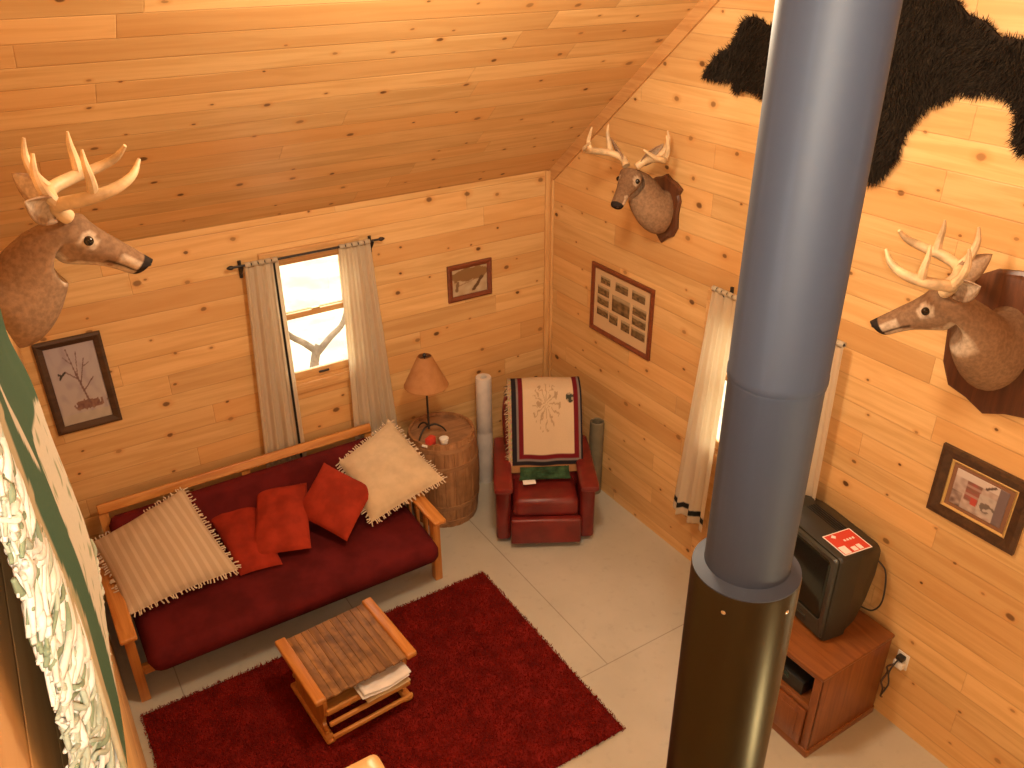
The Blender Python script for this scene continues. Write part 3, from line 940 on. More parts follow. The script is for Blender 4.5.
# ------------------------------------------------------------------ recliner
RO, RA = V((-.635, -.855, 0)), math.radians(-30)
rc = empty('recliner', RO, RA); tag(rc, 'burgundy leather recliner armchair standing across the far corner', 'armchair')
def L(name, bm, mat, par=None, **k): return obj(name, bm, mat, par or rc, local=True, **k)
bm = NB(); b2(bm, (-.27, -.30, .06), (.27, .34, .26), .02); L('base', bm, M['leather'])
for s in (-1, 1):
    xa, xb = sorted((s * .27, s * .385))
    bm = NB(); b2(bm, (xa, -.36, .03), (xb, .29, .50), .03, 3); a = L('arm', bm, M['leather'])
    bm = NB()
    rings = []
    for y, z, hw, hh in ((-.455, .565, .045, .008), (-.45, .565, .068, .022), (-.40, .565, .074, .033), (-.2, .55, .072, .04), (.15, .55, .068, .04), (.28, .56, .058, .036), (.30, .56, .03, .01)):
        rings.append([V((s * .328 + hw * math.copysign(abs(math.cos(t)) ** .6, math.cos(t)), y, z + hh * math.copysign(abs(math.sin(t)) ** .6, math.sin(t)))) for t in [2 * PI * k / 20 for k in range(20)]])
    loft(bm, rings); L('arm_pad', bm, M['leather'], a)
bm = NB(); b2(bm, (-.255, -.40, .27), (.255, .30, .435), .05, 4)
for v in bm.verts:
    if v.co.z > .40:
        v.co.z += .03 * (1 - (v.co.x / .255) ** 2)
L('seat', bm, M['leather'])
bm = NB(); b2(bm, (-.275, -.445, .05), (.275, -.375, .285), .022, 3); L('footrest', bm, M['leather'])
bm = NB(); box(bm, (0, -.452, .17), (.48, .012, .17), None, .005); 
bm.free()
# back: a padded slab with rounded top, leaning
bm = NB()
rings = []
zs = [.36, .43, .55, .69, .83, .94, 1.01, 1.06, 1.085]
hws = [.27, .275, .285, .305, .318, .315, .295, .25, .17]
ths = [.07, .085, .095, .09, .095, .095, .085, .065, .02]
for z, hw, th in zip(catmull(zs, 3), catmull(hws, 3), catmull(ths, 3)):
    yc = .01 + (z - .50) * .42
    rings.append([V((hw * math.copysign(abs(math.cos(t)) ** .55, math.cos(t)), yc + th * math.copysign(abs(math.sin(t)) ** .7, math.sin(t)), z)) for t in [2 * PI * k / 36 for k in range(36)]])
loft(bm, rings); L('backrest', bm, M['leather'])
rcm = Matrix.Translation(RO) @ Matrix.Rotation(RA, 4, 'Z')

# throw over the recliner back
def backfront(z):
    hw = 0
    yc = .01 + (z - .50) * .42
    th = .095 if z < .96 else .095 - .4 * (z - .96)
    return yc - th
path = [(backfront(z) - .012, z) for z in (.495, .59, .73, .88, .98)] + [(.170, 1.078), (.245, 1.11), (.33, 1.11), (.405, 1.06), (.41, .92), (.38, .78)]
PP = catmull([V((0, y, z)) for y, z in path], 10)
TH = empty('throw_blanket', rcm @ V((0, .1, .55)), RA); tag(TH, 'cream throw with dark red and black border and fringe over the recliner back', 'blanket')
MAR, NAV, GRY, TAN, CRM = (.15, .012, .018), (.02, .016, .02), (.20, .17, .16), (.36, .18, .075), (.62, .47, .31)
TX0, TX1 = -.27, .31
def thf(u, v):
    i = v * (len(PP) - 1); k = int(i); f = i - k
    p = PP[k].lerp(PP[min(k + 1, len(PP) - 1)], f)
    x = TX0 + (TX1 - TX0) * u + .012 * (1 - v) * (u - .5)
    e = (abs(x) / .32) ** 4 * .03
    top = max(0.0, 1 - abs(v - .5) / .18)
    return rcm @ V((x, p.y - .004 * math.sin(u * 17) * (1 - v), p.z - e * top * .9 + .004 * math.sin(u * 9 + v * 5)))
def tht(u, v):
    b = v * 1.22                       # metres from the front hem
    l = u * .55; r = (1 - u) * .55
    if b < .075: return TAN
    e = min(b - .075, l - .03, r + .02)
    if l < .03: return tuple(x * (.5 + .8 * random.random()) for x in (.42, .30, .18))
    if e < .032: return NAV
    if e < .05: return GRY
    if e < .085: return MAR
    # embroidered branching sprig near the fold
    x, y = (u - .52), (b - .50)
    rr = math.hypot(x * 1.1, y)
    n = mnoise.noise(V((x * 26, y * 26, 1)))
    an = math.atan2(y, x)
    if rr < .21 and abs(math.sin(an * 6 + n * 2.2)) < .45 + .5 * n: return (.40, .28, .17)
    if math.hypot(u - .84, (b - .56) * 1.3) < .055: return (.05, .055, .04) if n > -.1 else (.34, .28, .2)
    return CRM
bm = NB(); grid(bm, thf, 110, 150, tint=tht)
o = obj('throw_cloth', bm, M['cloth'], TH); sm = o.modifiers.new('thick', 'SOLIDIFY'); sm.thickness = .006; sm.offset = 1
bm = NB(); lay = bm.verts.layers.float_color.new('tint')
for k in range(120):
    v = random.uniform(.0, .62)
    p = thf(0.02, v)
    d = rcm.to_3x3() @ V((-1, -.15, 0))
    q = p + d * random.uniform(.02, .045) + V((0, 0, random.uniform(-.035, .005)))
    n0 = len(bm.verts)
    tube(bm, [p, (p + q) / 2 + V((0, 0, random.uniform(-.006, .008))), q], [.0032, .0032, .0026], 4)
    c = random.choice(((.42, .30, .18), (.30, .2, .11), (.06, .045, .035), (.55, .42, .27)))
    bm.verts.ensure_lookup_table()
    for i in range(n0, len(bm.verts)): bm.verts[i][lay] = (*c, 1)
obj('throw_fringe', bm, M['cloth'], TH)
# green cushion tucked at the back of the seat
gc = [rcm @ V(p) for p in ((-.19, -.125, .565), (.20, -.115, .565), (.21, -.185, .487), (-.20, -.195, .487))]
pillow('seat_cushion', 'dark green cushion tucked under the throw on the recliner seat', 'cushion', *gc, .04, M['green_cloth'], seed=4, pinch=.03)
bm = NB(); box(bm, (0, 0, 0), (.10, .045, .006), Matrix.Rotation(.2, 3, 'X'), .002)
bm.transform(rcm @ Matrix.Translation((-.12, -.215, .484)) @ Matrix.Rotation(.1, 4, 'Z'))
tag(obj('envelope', bm, M['paper'], None, origin=rcm @ V((-.12, -.215, .478))), 'white paper slip lying on the recliner seat before the green cushion', 'paper')

# ------------------------------------------------------------------ pictures
def frame(name, label, cat, to3, u0, u1, z0, z1, fw, fmat, matw, paint, res=(60, 48), slip=None, matcol=(.72, .62, .45), prints=None):
    """to3(u, z, d); frame of four mitred bars, mat board, print"""
    e = empty(name, to3((u0 + u1) / 2, z0, 0)); tag(e, label, cat)
    outer = [(u0, z0), (u1, z0), (u1, z1), (u0, z1)]
    inn = [(u0 + fw, z0 + fw), (u1 - fw, z0 + fw), (u1 - fw, z1 - fw), (u0 + fw, z1 - fw)]
    def moulding(nm, outer, inn, mt, d0, d1):
        bm = NB()
        f = .35
        mid = [(a[0] + (b[0] - a[0]) * f, a[1] + (b[1] - a[1]) * f) for a, b in zip(outer, inn)]
        lines = [[V(to3(*p, d0)) for p in outer], [V(to3(*p, d1 * .8)) for p in outer], [V(to3(*p, d1)) for p in mid], [V(to3(*p, d1 * .62)) for p in inn], [V(to3(*p, d0)) for p in inn]]
        vs_ = [[bm.verts.new(p) for p in l] for l in lines]
        for a, b in zip(vs_, vs_[1:] + vs_[:1]):
            for i in range(4):
                j = (i + 1) % 4
                bm.faces.new((a[i], a[j], b[j], b[i]))
        return obj(nm, bm, mt, e, smooth=False)
    moulding('frame', outer, inn, fmat, .001, .024)
    cur = inn
    if slip:
        s = slip[0]
        i2 = [(inn[0][0] + s, inn[0][1] + s), (inn[1][0] - s, inn[1][1] + s), (inn[2][0] - s, inn[2][1] - s), (inn[3][0] + s, inn[3][1] - s)]
        moulding('slip', inn, i2, slip[1], .001, .015); cur = i2
    if matw:
        bm = NB(); m_ = [V(to3(a, b, .006)) for a, b in ((cur[0][0] - .003, cur[0][1] - .003), (cur[1][0] + .003, cur[1][1] - .003), (cur[2][0] + .003, cur[2][1] + .003), (cur[3][0] - .003, cur[3][1] + .003))]
        nrm = V(to3(0, 0, 1)) - V(to3(0, 0, 0))
        prism(bm, m_, -nrm * .004); obj('mat_board', bm, plain('mat_board', matcol, .8), e, smooth=False)
    def sheet(nm, a0, a1, b0, b1, pf, d, rs):
        bm = NB(); grid(bm, lambda u, v: V(to3(a0 + (a1 - a0) * u, b0 + (b1 - b0) * v, d)), *rs, tint=pf)
        o = obj(nm, bm, M['painted'], e); o.modifiers.new('thick', 'SOLIDIFY').thickness = .001
    if prints:
        W, Hh = cur[1][0] - cur[0][0], cur[2][1] - cur[1][1]
        for (pu, pv, pw, ph, pf) in prints:
            sheet('photo', cur[0][0] + W * (pu - pw / 2), cur[0][0] + W * (pu + pw / 2), cur[0][1] + Hh * (pv - ph / 2), cur[0][1] + Hh * (pv + ph / 2), pf, .0085, res)
    else:
        sheet('print', cur[0][0] + matw, cur[1][0] - matw, cur[0][1] + matw, cur[2][1] - matw, paint, .0085, res)
    return e

def seg(p, a, b):
    ax, ay = a; bx, by = b
    dx, dy = bx - ax, by - ay
    t = max(0, min(1, ((p[0] - ax) * dx + (p[1] - ay) * dy) / (dx * dx + dy * dy)))
    return math.hypot(p[0] - ax - t * dx, p[1] - ay - t * dy)
def mixc(a, b, t): return tuple(x + (y - x) * t for x, y in zip(a, b))
TW = [((.62, .25), (.50, .62), .018), ((.50, .62), (.42, .95), .010), ((.55, .50), (.72, .80), .009), ((.53, .55), (.30, .68), .008), ((.58, .40), (.82, .55), .008), ((.52, .60), (.60, .9), .007), ((.47, .75), (.33, .86), .006), ((.66, .70), (.80, .74), .005)]
def art_marsh(u, v):
    n = mnoise.noise(V((u * 7, v * 7, 2))); n2 = mnoise.noise(V((u * 20, v * 20, 5)))
    c = mixc((.46, .40, .35), (.40, .35, .37), v)
    c = mixc(c, (.30, .25, .27), max(0, min(1, n * 1.4)) * .7)
    if v < .13: c = mixc((.52, .45, .36), (.4, .34, .27), .5 + .5 * n)
    d = math.hypot((u - .60) / .30, (v - .22) / .06)
    if d < 1 + .5 * n2: c = mixc((.15, .07, .06), (.26, .14, .10), .5 + n2)
    for a, b, w in TW:
        if seg((u, v), a, b) < w + .004 * n2: c = (.16, .09, .08)
    for a, b in (((.17, .60), (.22, .64)), ((.22, .64), (.29, .67)), ((.22, .64), (.16, .66))):
        if seg((u, v), a, b) < .015: c = (.035, .03, .03)
    return c
frame('framed_picture', 'large dark framed print of a bare tree and flying bird left of the curtains', 'picture', A3, -3.868, -3.478, 1.425, 2.075, .05, M['frame_dark'], 0, art_marsh, (70, 100))
def art_small(u, v):
    n = mnoise.noise(V((u * 6, v * 6, 9))); c = mixc((.50, .38, .24), (.42, .30, .17), .5 + n)
    if math.hypot((u - .5) / .55, (v - .74) / .24) < 1 + .3 * n: c = (.24, .125, .045)
    if seg((u, v), (.62, .15), (.84, .55)) < .05 + .03 * n: c = (.12, .055, .02)
    if seg((u, v), (.12, .2), (.16, .5)) < .04: c = (.2, .11, .05)
    if seg((u, v), (.2, .38), (.6, .5)) < .015: c = (.28, .16, .08)
    return c
frame('framed_picture', 'small dark red framed picture on the back wall between curtain and corner', 'picture', A3, -.98, -.58, 1.685, 1.99, .04, M['frame_red'], 0, art_small, (44, 36))
def snap(k):
    rnd = random.Random(k); ox = rnd.uniform(0, 50)
    def f(u, v):
        n = mnoise.noise(V((u * 5 + ox, v * 5, k)))
        c = mixc((.26, .16, .07), (.06, .035, .015), max(0, min(1, .5 + n)))
        if v > .72: c = mixc(c, (.5, .38, .22), .6)
        return c
    return f
shots = [(.20, .845, .15, .11), (.50, .845, .19, .13), (.80, .845, .19, .13)]
shots += [(.17, .66, .18, .13), (.17, .49, .18, .12), (.17, .30, .18, .12), (.5, .55, .27, .24), (.83, .61, .20, .13), (.83, .44, .20, .13), (.38, .28, .13, .15), (.60, .26, .13, .15), (.83, .25, .20, .14)]
frame('photo_collage', 'cherry framed mat of small photographs on the gable wall below the deer', 'picture', B3, -1.325, -.597, 1.464, 2.026, .036, M['frame_red'], .001, None, (12, 10), matcol=(.58, .40, .22), prints=[(1 - a, b, c, d, snap(k)) for k, (a, b, c, d) in enumerate((p, q, w * 1.18, h * 1.12) for p, q, w, h in shots)])
def art_cabin(u, v):
    u = 1 - u                                   # read from the room side
    n = mnoise.noise(V((u * 9, v * 9, 4)))
    c = mixc((.52, .40, .34), (.34, .24, .20), .5 + n)
    if v > .80: c = (.58, .48, .42)
    if .24 < u < .52 and .25 < v < .80: c = mixc((.30, .09, .07), (.20, .10, .07), .5 + n) if int(v * 14) % 3 else (.36, .22, .18)
    if .38 < u < .5 and .22 < v < .42: c = (.45, .07, .05)
    if u > .82: c = (.17, .12, .12)
    if .50 < u < .82 and .08 < v < .62 + .1 * (u - .5): c = mixc((.46, .38, .33), (.28, .22, .2), max(0, n))
    if math.hypot((u - .66) / .12, (v - .33) / .10) < 1 + n: c = (.16, .12, .10)
    if u < .2 and v < .4: c = mixc(c, (.10, .05, .04), .5 + .5 * n)
    if seg((u, v), (.6, .82), (.74, .95)) < .03: c = (.1, .06, .05)
    return c
frame('framed_picture', 'wide dark framed cabin picture on the gable wall beside the television', 'picture', B3, -4.075, -3.60, 1.545, 1.955, .062, M['frame_dark'], .022, art_cabin, (60, 44), slip=(.016, M['gold']), matcol=(.22, .10, .05))

# ------------------------------------------------------------------ deer shoulder mounts
FB, FD, FW, FT = (.33, .20, .115), (.20, .11, .058), (.62, .48, .34), (.30, .175, .095)
def shield(s):
    if s == 'round':
        return [(0, -.40), (.10, -.355), (.20, -.33), (.255, -.22), (.275, -.05), (.27, .12), (.22, .24), (.12, .31), (0, .335)]
    return [(0, -.36), (.07, -.30), (.16, -.25), (.215, -.15), (.205, 0), (.225, .13), (.20, .19), (.235, .25), (.15, .30), (.07, .32), (0, .36)]
def deer(label, pc, F, B, poll, nose, plaque, group, ant=1.0, bs=1.0, fl=.20, sp=1.0, ps=1.0, ear=.02):
    F, B, poll, nose, pc = map(V, (F, B, poll, nose, pc))
    U = V((0, 0, 1))
    S = U.cross(F)                      # lateral on the wall
    e = empty('deer_mount', pc); tag(e, label, 'deer mount', group)
    if plaque:
        hs_ = [(a * ps, b * ps) for a, b in shield(plaque)]
        pts = hs_ + [(-a, b) for a, b in reversed(hs_[1:-1])]
        bm = NB()
        r0 = [pc + S * a + U * b + F * .001 for a, b in pts]
        r1 = [pc + S * a + U * b + F * .018 for a, b in pts]
        r2 = [pc + S * a * .93 + U * b * .95 + F * .028 for a, b in pts]
        loft(bm, [r0, r1, r2]); obj('plaque', bm, M['plaque'], e, angle=30)
    hd = (nose - poll).normalized()
    k = (nose - poll).length / .325
    hs = hd.cross(U).normalized()
    hu = hs.cross(hd).normalized()
    N = poll - hu * .142 * k + hd * .022 * k
    c1 = B + F * fl + U * .02
    rings = []                           # centre, tangent, dorsal, w, h_top, h_bottom, tag
    for t, w, h in ((0, .135, .205), (.10, .138, .205), (.25, .130, .185), (.45, .112, .155), (.70, .092, .124)):
        q_ = bs + (1 - bs) * t; w *= q_; h *= q_
        p = B * (1 - t) ** 2 + c1 * 2 * t * (1 - t) + N * t * t
        tg = ((c1 - B) * (1 - t) + (N - c1) * t).normalized()
        dr = U * 1.0 - F * .75
        dr = (dr - tg * dr.dot(tg)).normalized()
        rings.append((p, tg, dr, w * k ** .5, h * k ** .5, t))
    for s, w, ht, hb in ((.055, .074, .082, .084), (.105, .072, .078, .080), (.15, .060, .064, .066), (.20, .049, .051, .052), (.25, .044, .043, .044), (.29, .042, .039, .040), (.312, .034, .031, .032), (.325, .014, .014, .014)):
        top = poll + hd * s * k + hu * (-.004 * k if s > .12 else 0)
        p = top - hu * (ht + hb) / 2 * k
        rings.append((p, hd, hu, w * k, (ht + hb) / 2 * k, 1 + s / .325))
    n = 5
    C_ = catmull([r[0] for r in rings], n); T_ = catmull([r[1] for r in rings], n); D_ = catmull([r[2] for r in rings], n)
    W_ = catmull([r[3] for r in rings], n); H_ = catmull([r[4] for r in rings], n); Q_ = catmull([r[5] for r in rings], n)
    bm = NB(); lay = bm.verts.layers.float_color.new('tint')
    eyep = [poll + hd * .115 * k + hs * sg * 0.062 * k - hu * .046 * k for sg in (-1, 1)]
    m = 32
    prev = None
    first = None
    for c, t, d, w, h, q in zip(C_, T_, D_, W_, H_, Q_):
        t = t.normalized(); d = (d - t * d.dot(t)).normalized(); s = t.cross(d).normalized()
        ring = []
        for j in range(m):
            an = 2 * PI * j / m
            ca, sa = math.cos(an), math.sin(an)
            wq = w * (1.0 - (.16 * max(0, -sa) if q > 1.05 else 0.10 * max(0, sa)))
            p = c + s * ca * wq + d * sa * h
            v = bm.verts.new(p)
            nz = mnoise.noise(p * 9.0) * .5 + mnoise.noise(p * 30.0) * .3
            col = mixc(FB, FD, max(0, min(1, .35 + .55 * sa * (1 if q < 1.1 else .9) + .4 * nz)))
            if q < 1.0: col = mixc(col, FT, max(0, min(1, -sa * .8 + .2 * nz)))
            if .74 < q < 1.12 and sa < -.70 + .2 * nz: col = mixc(col, FW, .85)
            if 1.12 <= q < 1.68 and sa < -.72 + .15 * nz: col = mixc(col, FW, .8)
            if 1.70 < q < 1.90 and (sa < .55 + .2 * nz): col = mixc(FW, FB, max(0, .25 + nz))
            if q >= 1.90: col = (.028, .02, .017)
            if 1.60 < q < 1.94 and -.42 < sa < -.28: col = (.06, .035, .025)
            de = min((p - x).length for x in eyep) / k
            if de < .031: col = mixc(FW, FB, .3 + .4 * nz)
            v[lay] = (*col, 1)
            ring.append(v)
        if prev:
            for j in range(m):
                bm.faces.new((prev[j], prev[(j + 1) % m], ring[(j + 1) % m], ring[j]))
        else: first = ring
        prev = ring
    bm.faces.new(list(reversed(first))); bm.faces.new(prev)
    o = obj('body', bm, M['fur'], e, angle=180)
    sm = o.modifiers.new('soften', 'SMOOTH'); sm.factor = .5; sm.iterations = 5
    for sg, x in zip((-1, 1), eyep):
        bm = NB(); bmesh.ops.create_uvsphere(bm, u_segments=16, v_segments=10, radius=.0155 * k, matrix=Matrix.Translation(x))
        obj('eye', bm, M['eye'], e)
        bm = NB()
        for ss in (-1, 1): pass
        np_ = poll + hd * .318 * k - hu * .022 * k + hs * sg * .016 * k
        bmesh.ops.create_uvsphere(bm, u_segments=10, v_segments=8, radius=.008 * k, matrix=Matrix.Translation(np_)); obj('nostril', bm, M['nose'], e)
        # ear: cupped leaf
        root = poll + hd * .006 * k + hs * sg * .058 * k - hu * .022 * k
        ax = (hs * sg * .70 - hd * .66 + hu * ear).normalized()
        face = (hd * .75 + hs * sg * .65 + hu * .1); face = (face - ax * face.dot(ax)).normalized()
        wid = ax.cross(face).normalized()
        bm = NB()
        def ef(u, v):
            ww = .047 * k * (math.sin(PI * min(1, (.10 + .90 * u)) ** .85) ** .8) if u < 1 else 0
            y = 2 * v - 1
            return root + ax * .175 * k * u + wid * ww * y + face * (.022 * k * (y * y - .6) * (1 - u) ** .6)
        grid(bm, ef, 14, 12, tint=lambda u, v: mixc(FW, FB, .25 if abs(2 * v - 1) < .55 else .85))
        bmesh.ops.remove_doubles(bm, verts=bm.verts, dist=.0002)
        o = obj('ear', bm, M['fur'], e); sm = o.modifiers.new('thick', 'SOLIDIFY'); sm.thickness = .006
        # antler
        fh = V((hd.x, hd.y, 0)).normalized(); ls = fh.cross(U).normalized() * sg
        ab = poll + hd * .03 * k + hs * sg * .034 * k - hu * .01 * k
        A = lambda o_, f_, u_: ab + (ls * o_ * sp + fh * f_ + U * u_) * k * ant
        bm = NB()
        tube(bm, [A(0, 0, -.012), A(.03, -.030, .030), A(.085, -.02, .055), A(.135, .05, .072), (A(.15, .14, .092)), A(.13, .215, .125), A(.095, .255, .172)], [.024 * k, .022 * k, .021 * k, .021 * k, .018 * k, .013 * k, .006 * k], 10, 6)
        tube(bm, [A(.080, -.02, .052), A(.10, -.055, .10), A(.115, -.07, .17), A(.11, -.06, .235)], [.019 * k, .016 * k, .012 * k, .005 * k], 8, 5)
        tube(bm, [A(.143, .085, .080), A(.155, .085, .135), A(.15, .08, .19), A(.142, .082, .235)], [.017 * k, .014 * k, .010 * k, .004 * k], 8, 5)
        obj('antler', bm, M['antler'], e)
    return e
DG = 'whitetail deer shoulder mounts'
deer('antlered deer mount on the left wall, facing right over the futon', (XL, -2.5, 3.10), (1, 0, 0), (XL + .005, -2.5, 3.215), (-3.672, -2.50, 3.535), (-3.425, -2.50, 3.300), None, DG, .88, .66, .10, .9)
deer('antlered deer mount on a dark shield high in the far corner above the photographs', (0, -1.36, 2.63), (-1, 0, 0), (-.03, -1.37, 2.62), (-.245, -1.275, 2.975), (-.475, -1.385, 2.735), 'shield', DG, .90, .72, .14, 1.6, .66, .45)
deer('antlered deer mount on a rounded plaque at the right edge near the stovepipe', (0, -3.74, 2.60), (-1, 0, 0), (-.03, -3.74, 2.56), (-.37, -3.62, 2.93), (-.50, -3.35, 2.67), 'round', DG, .82, .92, .18, 1.15)

# ------------------------------------------------------------------ bear hide on the gable wall
out = [(-1.61, 3.52), (-1.672, 3.611), (-1.73, 3.66), (-1.791, 3.689), (-1.842, 3.763), (-1.868, 3.833), (-1.931, 3.863), (-1.991, 3.857), (-2.07, 3.822), (-2.20, 3.86), (-2.35, 3.92), (-2.45, 4.10), (-2.40, 4.32), (-2.52, 4.44), (-2.72, 4.36), (-2.90, 4.14),
       (-3.0, 4.09), (-3.121, 4.013), (-3.199, 3.953), (-3.282, 3.935), (-3.365, 3.878), (-3.469, 3.879), (-3.60, 3.90), (-3.78, 3.84), (-3.86, 3.72), (-3.82, 3.55), (-3.72, 3.47), (-3.589, 3.429), (-3.536, 3.488), (-3.521, 3.604), (-3.449, 3.655), (-3.378, 3.667), (-3.315, 3.641),
       (-3.242, 3.649), (-3.179, 3.605), (-3.089, 3.556), (-3.04, 3.475), (-3.013, 3.433), (-2.99, 3.294), (-2.931, 3.182), (-2.867, 3.147), (-2.78, 3.20), (-2.70, 3.34), (-2.55, 3.42), (-2.35, 3.44), (-2.121, 3.463), (-1.995, 3.494), (-1.882, 3.469), (-1.857, 3.526), (-1.737, 3.512)]
bear = empty('bear_hide', (0, -2.7, 3.15)); tag(bear, 'black bear hide stretched on the gable wall behind the stovepipe', 'animal hide')
bm = NB()
prism(bm, [(-.002, y, z) for y, z in out], (-.014, 0, 0)); bmesh.ops.triangulate(bm, faces=[f for f in bm.faces if len(f.verts) > 4])
obj('hide', bm, plain('hide_skin', (.022, .014, .009), .9), bear, smooth=False)
def inside(y, z):
    c = False
    for i in range(len(out)):
        (y0, z0), (y1, z1) = out[i - 1], out[i]
        if (z0 > z) != (z1 > z) and y < (y1 - y0) * (z - z0) / (z1 - z0) + y0: c = not c
    return c
items = []
while len(items) < 42000:
    y, z = random.uniform(-3.86, -1.6), random.uniform(3.13, 4.45)
    if not inside(y, z): continue
    k = .5 + .5 * mnoise.noise(V((y * 5, z * 5, 0)))
    s = random.uniform(.5, 1.3)
    c = (.026 * s, .018 * s, .0115 * s)
    an = -PI / 2 + 1.6 * mnoise.noise(V((y * 2.5, z * 2.5, 4))) + random.uniform(-.7, .7)
    ln = random.uniform(.025, .055)
    p = V((-.014, y, z))
    items.append((p, p + V((-random.uniform(.008, .03), ln * math.cos(an), ln * math.sin(an))), .0032, c))
for i in range(len(out)):
    a, b = V((0, *out[i - 1])), V((0, *out[i]))
    nn = int((b - a).length / .003)
    d = (b - a).normalized(); o_ = V((0, d.z, -d.y))
    if inside((a + b).y / 2 + o_.y * .01, (a + b).z / 2 + o_.z * .01): o_ = -o_
    for k in range(nn):
        p = a.lerp(b, random.random()) + V((-.012, 0, 0))
        s = random.uniform(.5, 1.3)
        items.append((p, p + o_ * random.uniform(.01, .04) + d * random.uniform(-.02, .02) + V((-.01, 0, random.uniform(-.02, .005))), .003, (.035 * s, .018 * s, .011 * s)))
tag(blades('fur', items, M['bearfur'], bear), kind='stuff')

# ------------------------------------------------------------------ stovepipe
PX, PY = -2.558, -4.501
sp_ = empty('stovepipe', (PX, PY, 0)); tag(sp_, 'tall blue-grey stovepipe with black lower section crossing the whole view', 'stovepipe')
bm = NB(); lathe(bm, [(.099, 2.90), (.0995, 3.46), (.1015, 3.465), (.1015, 3.475), (.1010, 3.478)], (PX, PY, 0), 64, cap=False); obj('pipe_section', bm, M['pipe_blue'], sp_)
bm = NB(); lathe(bm, [(.1265, 2.952), (.1268, 2.965), (.112, 2.972), (.0998, 2.978)], (PX, PY, 0), 64, cap=False); obj('reducer', bm, M['pipe_blue'], sp_)
bm = NB(); lathe(bm, [(.1016, 3.472), (.1030, 3.474), (.1030, 3.49), (.1018, 3.495), (.1018, 5.74)], (PX, PY, 0), 64, cap=False); obj('pipe_section', bm, M['pipe_blue'], sp_)
bm = NB(); lathe(bm, [(.128, 0), (.128, 2.958), (.1265, 2.962), (.1255, 2.955)], (PX, PY, 0), 64, cap=False); blk = obj('pipe_section', bm, M['pipe_black'], sp_); blk['label'] = 'wide black lower section'
for an in (3.55, 4.75, 5.6, .5, 2.0):
    bm = NB(); d = V((math.cos(an), math.sin(an), 0)); p = V((PX, PY, 2.915)) + d * .127
    tube(bm, [p, p + d * .003, p + d * .005], [.006, .006, .003], 8); obj('screw', bm, M['chrome'], blk)

# ------------------------------------------------------------------ television and cabinet
CX0, CX1, CY0, CY1, CH = -.645, -.03, -3.625, -2.93, .655
tv = empty('tv_cabinet', ((CX0 + CX1) / 2, (CY0 + CY1) / 2, 0)); tag(tv, 'small brown wooden cabinet under the television by the gable wall', 'cabinet')
def P(name, lo, hi, mat, r=.003, par=None):
    bm = NB(); b2(bm, lo, hi, r); return obj(name, bm, mat, par or tv)
P('top', (CX0 - .012, CY0 - .012, CH - .028), (CX1, CY1 + .012, CH), M['cabinet_y'], .008)
P('side_panel', (CX0 + .004, CY0, .05), (CX1, CY0 + .02, CH - .028), M['cabinet'])
P('side_panel', (CX0 + .004, CY1 - .02, .05), (CX1, CY1, CH - .028), M['cabinet'])
P('back_panel', (CX1 - .012, CY0 + .02, .05), (CX1, CY1 - .02, CH - .028), M['cabinet'])
P('plinth', (CX0 - .008, CY0 - .008, 0), (CX1, CY1 + .008, .055), M['cabinet_y'], .006)
P('shelf', (CX0 + .004, CY0 + .02, .355), (CX1 - .012, CY1 - .02, .375), M['cabinet_y'])
P('face_frame', (CX0, CY0, .055), (CX0 + .02, CY0 + .05, CH - .028), M['cabinet'])
P('face_frame', (CX0, CY1 - .05, .055), (CX0 + .02, CY1, CH - .028), M['cabinet'])
P('face_frame', (CX0, CY0 + .05, .34), (CX0 + .02, CY1 - .05, .38), M['cabinet_y'])
P('face_frame', (CX0, CY0 + .05, CH - .055), (CX0 + .02, CY1 - .05, CH - .028), M['cabinet_y'])
ym = (CY0 + CY1) / 2
for y0, y1, hy in ((CY0 + .052, ym - .002, ym - .035), (ym + .002, CY1 - .052, ym + .035)):
    d = P('door', (CX0 - .014, y0, .06), (CX0 + .004, y1, .338), M['cabinet'], .005)
    P('door_panel', (CX0 - .018, y0 + .045, .105), (CX0 - .012, y1 - .045, .293), M['cabinet'], .004, d)
    bm = NB(); lathe(bm, [(.005, 0), (.005, .012), (.013, .018), (.011, .028), (.001, .03)], (0, 0, 0), 14)
    bm.transform(Matrix.Translation((CX0 - .014, hy, .29)) @ Matrix.Rotation(-PI / 2, 4, 'Y')); obj('knob', bm, M['chrome'], d)
    bm = NB(); b2(bm, (CX0 - .018, (y0 if hy > ym else y1) - .006 if False else hy - .006, .10), (CX0 - .013, hy + .006, .16), .002); obj('hinge', bm, M['chrome'], d)
e = empty('video_recorder', (-.40, -3.27, .375)); tag(e, 'black video recorder inside the open shelf of the cabinet', 'video recorder')
bm = NB(); b2(bm, (-.62, -3.50, .379), (-.28, -3.06, .475), .006); obj('case', bm, M['plastic_dark'], e)
bm = NB(); b2(bm, (-.624, -3.40, .43), (-.618, -3.22, .46), .002); obj('tape_door', bm, plain('smoked_door', (.01, .03, .024), .15), e)
bm = NB()
for yy in (-3.44, -3.09):
    b2(bm, (-.57, yy - .012, .375), (-.545, yy + .012, .38)); b2(bm, (-.33, yy - .012, .375), (-.305, yy + .012, .38))
obj('feet', bm, M['plastic_dark'], e)
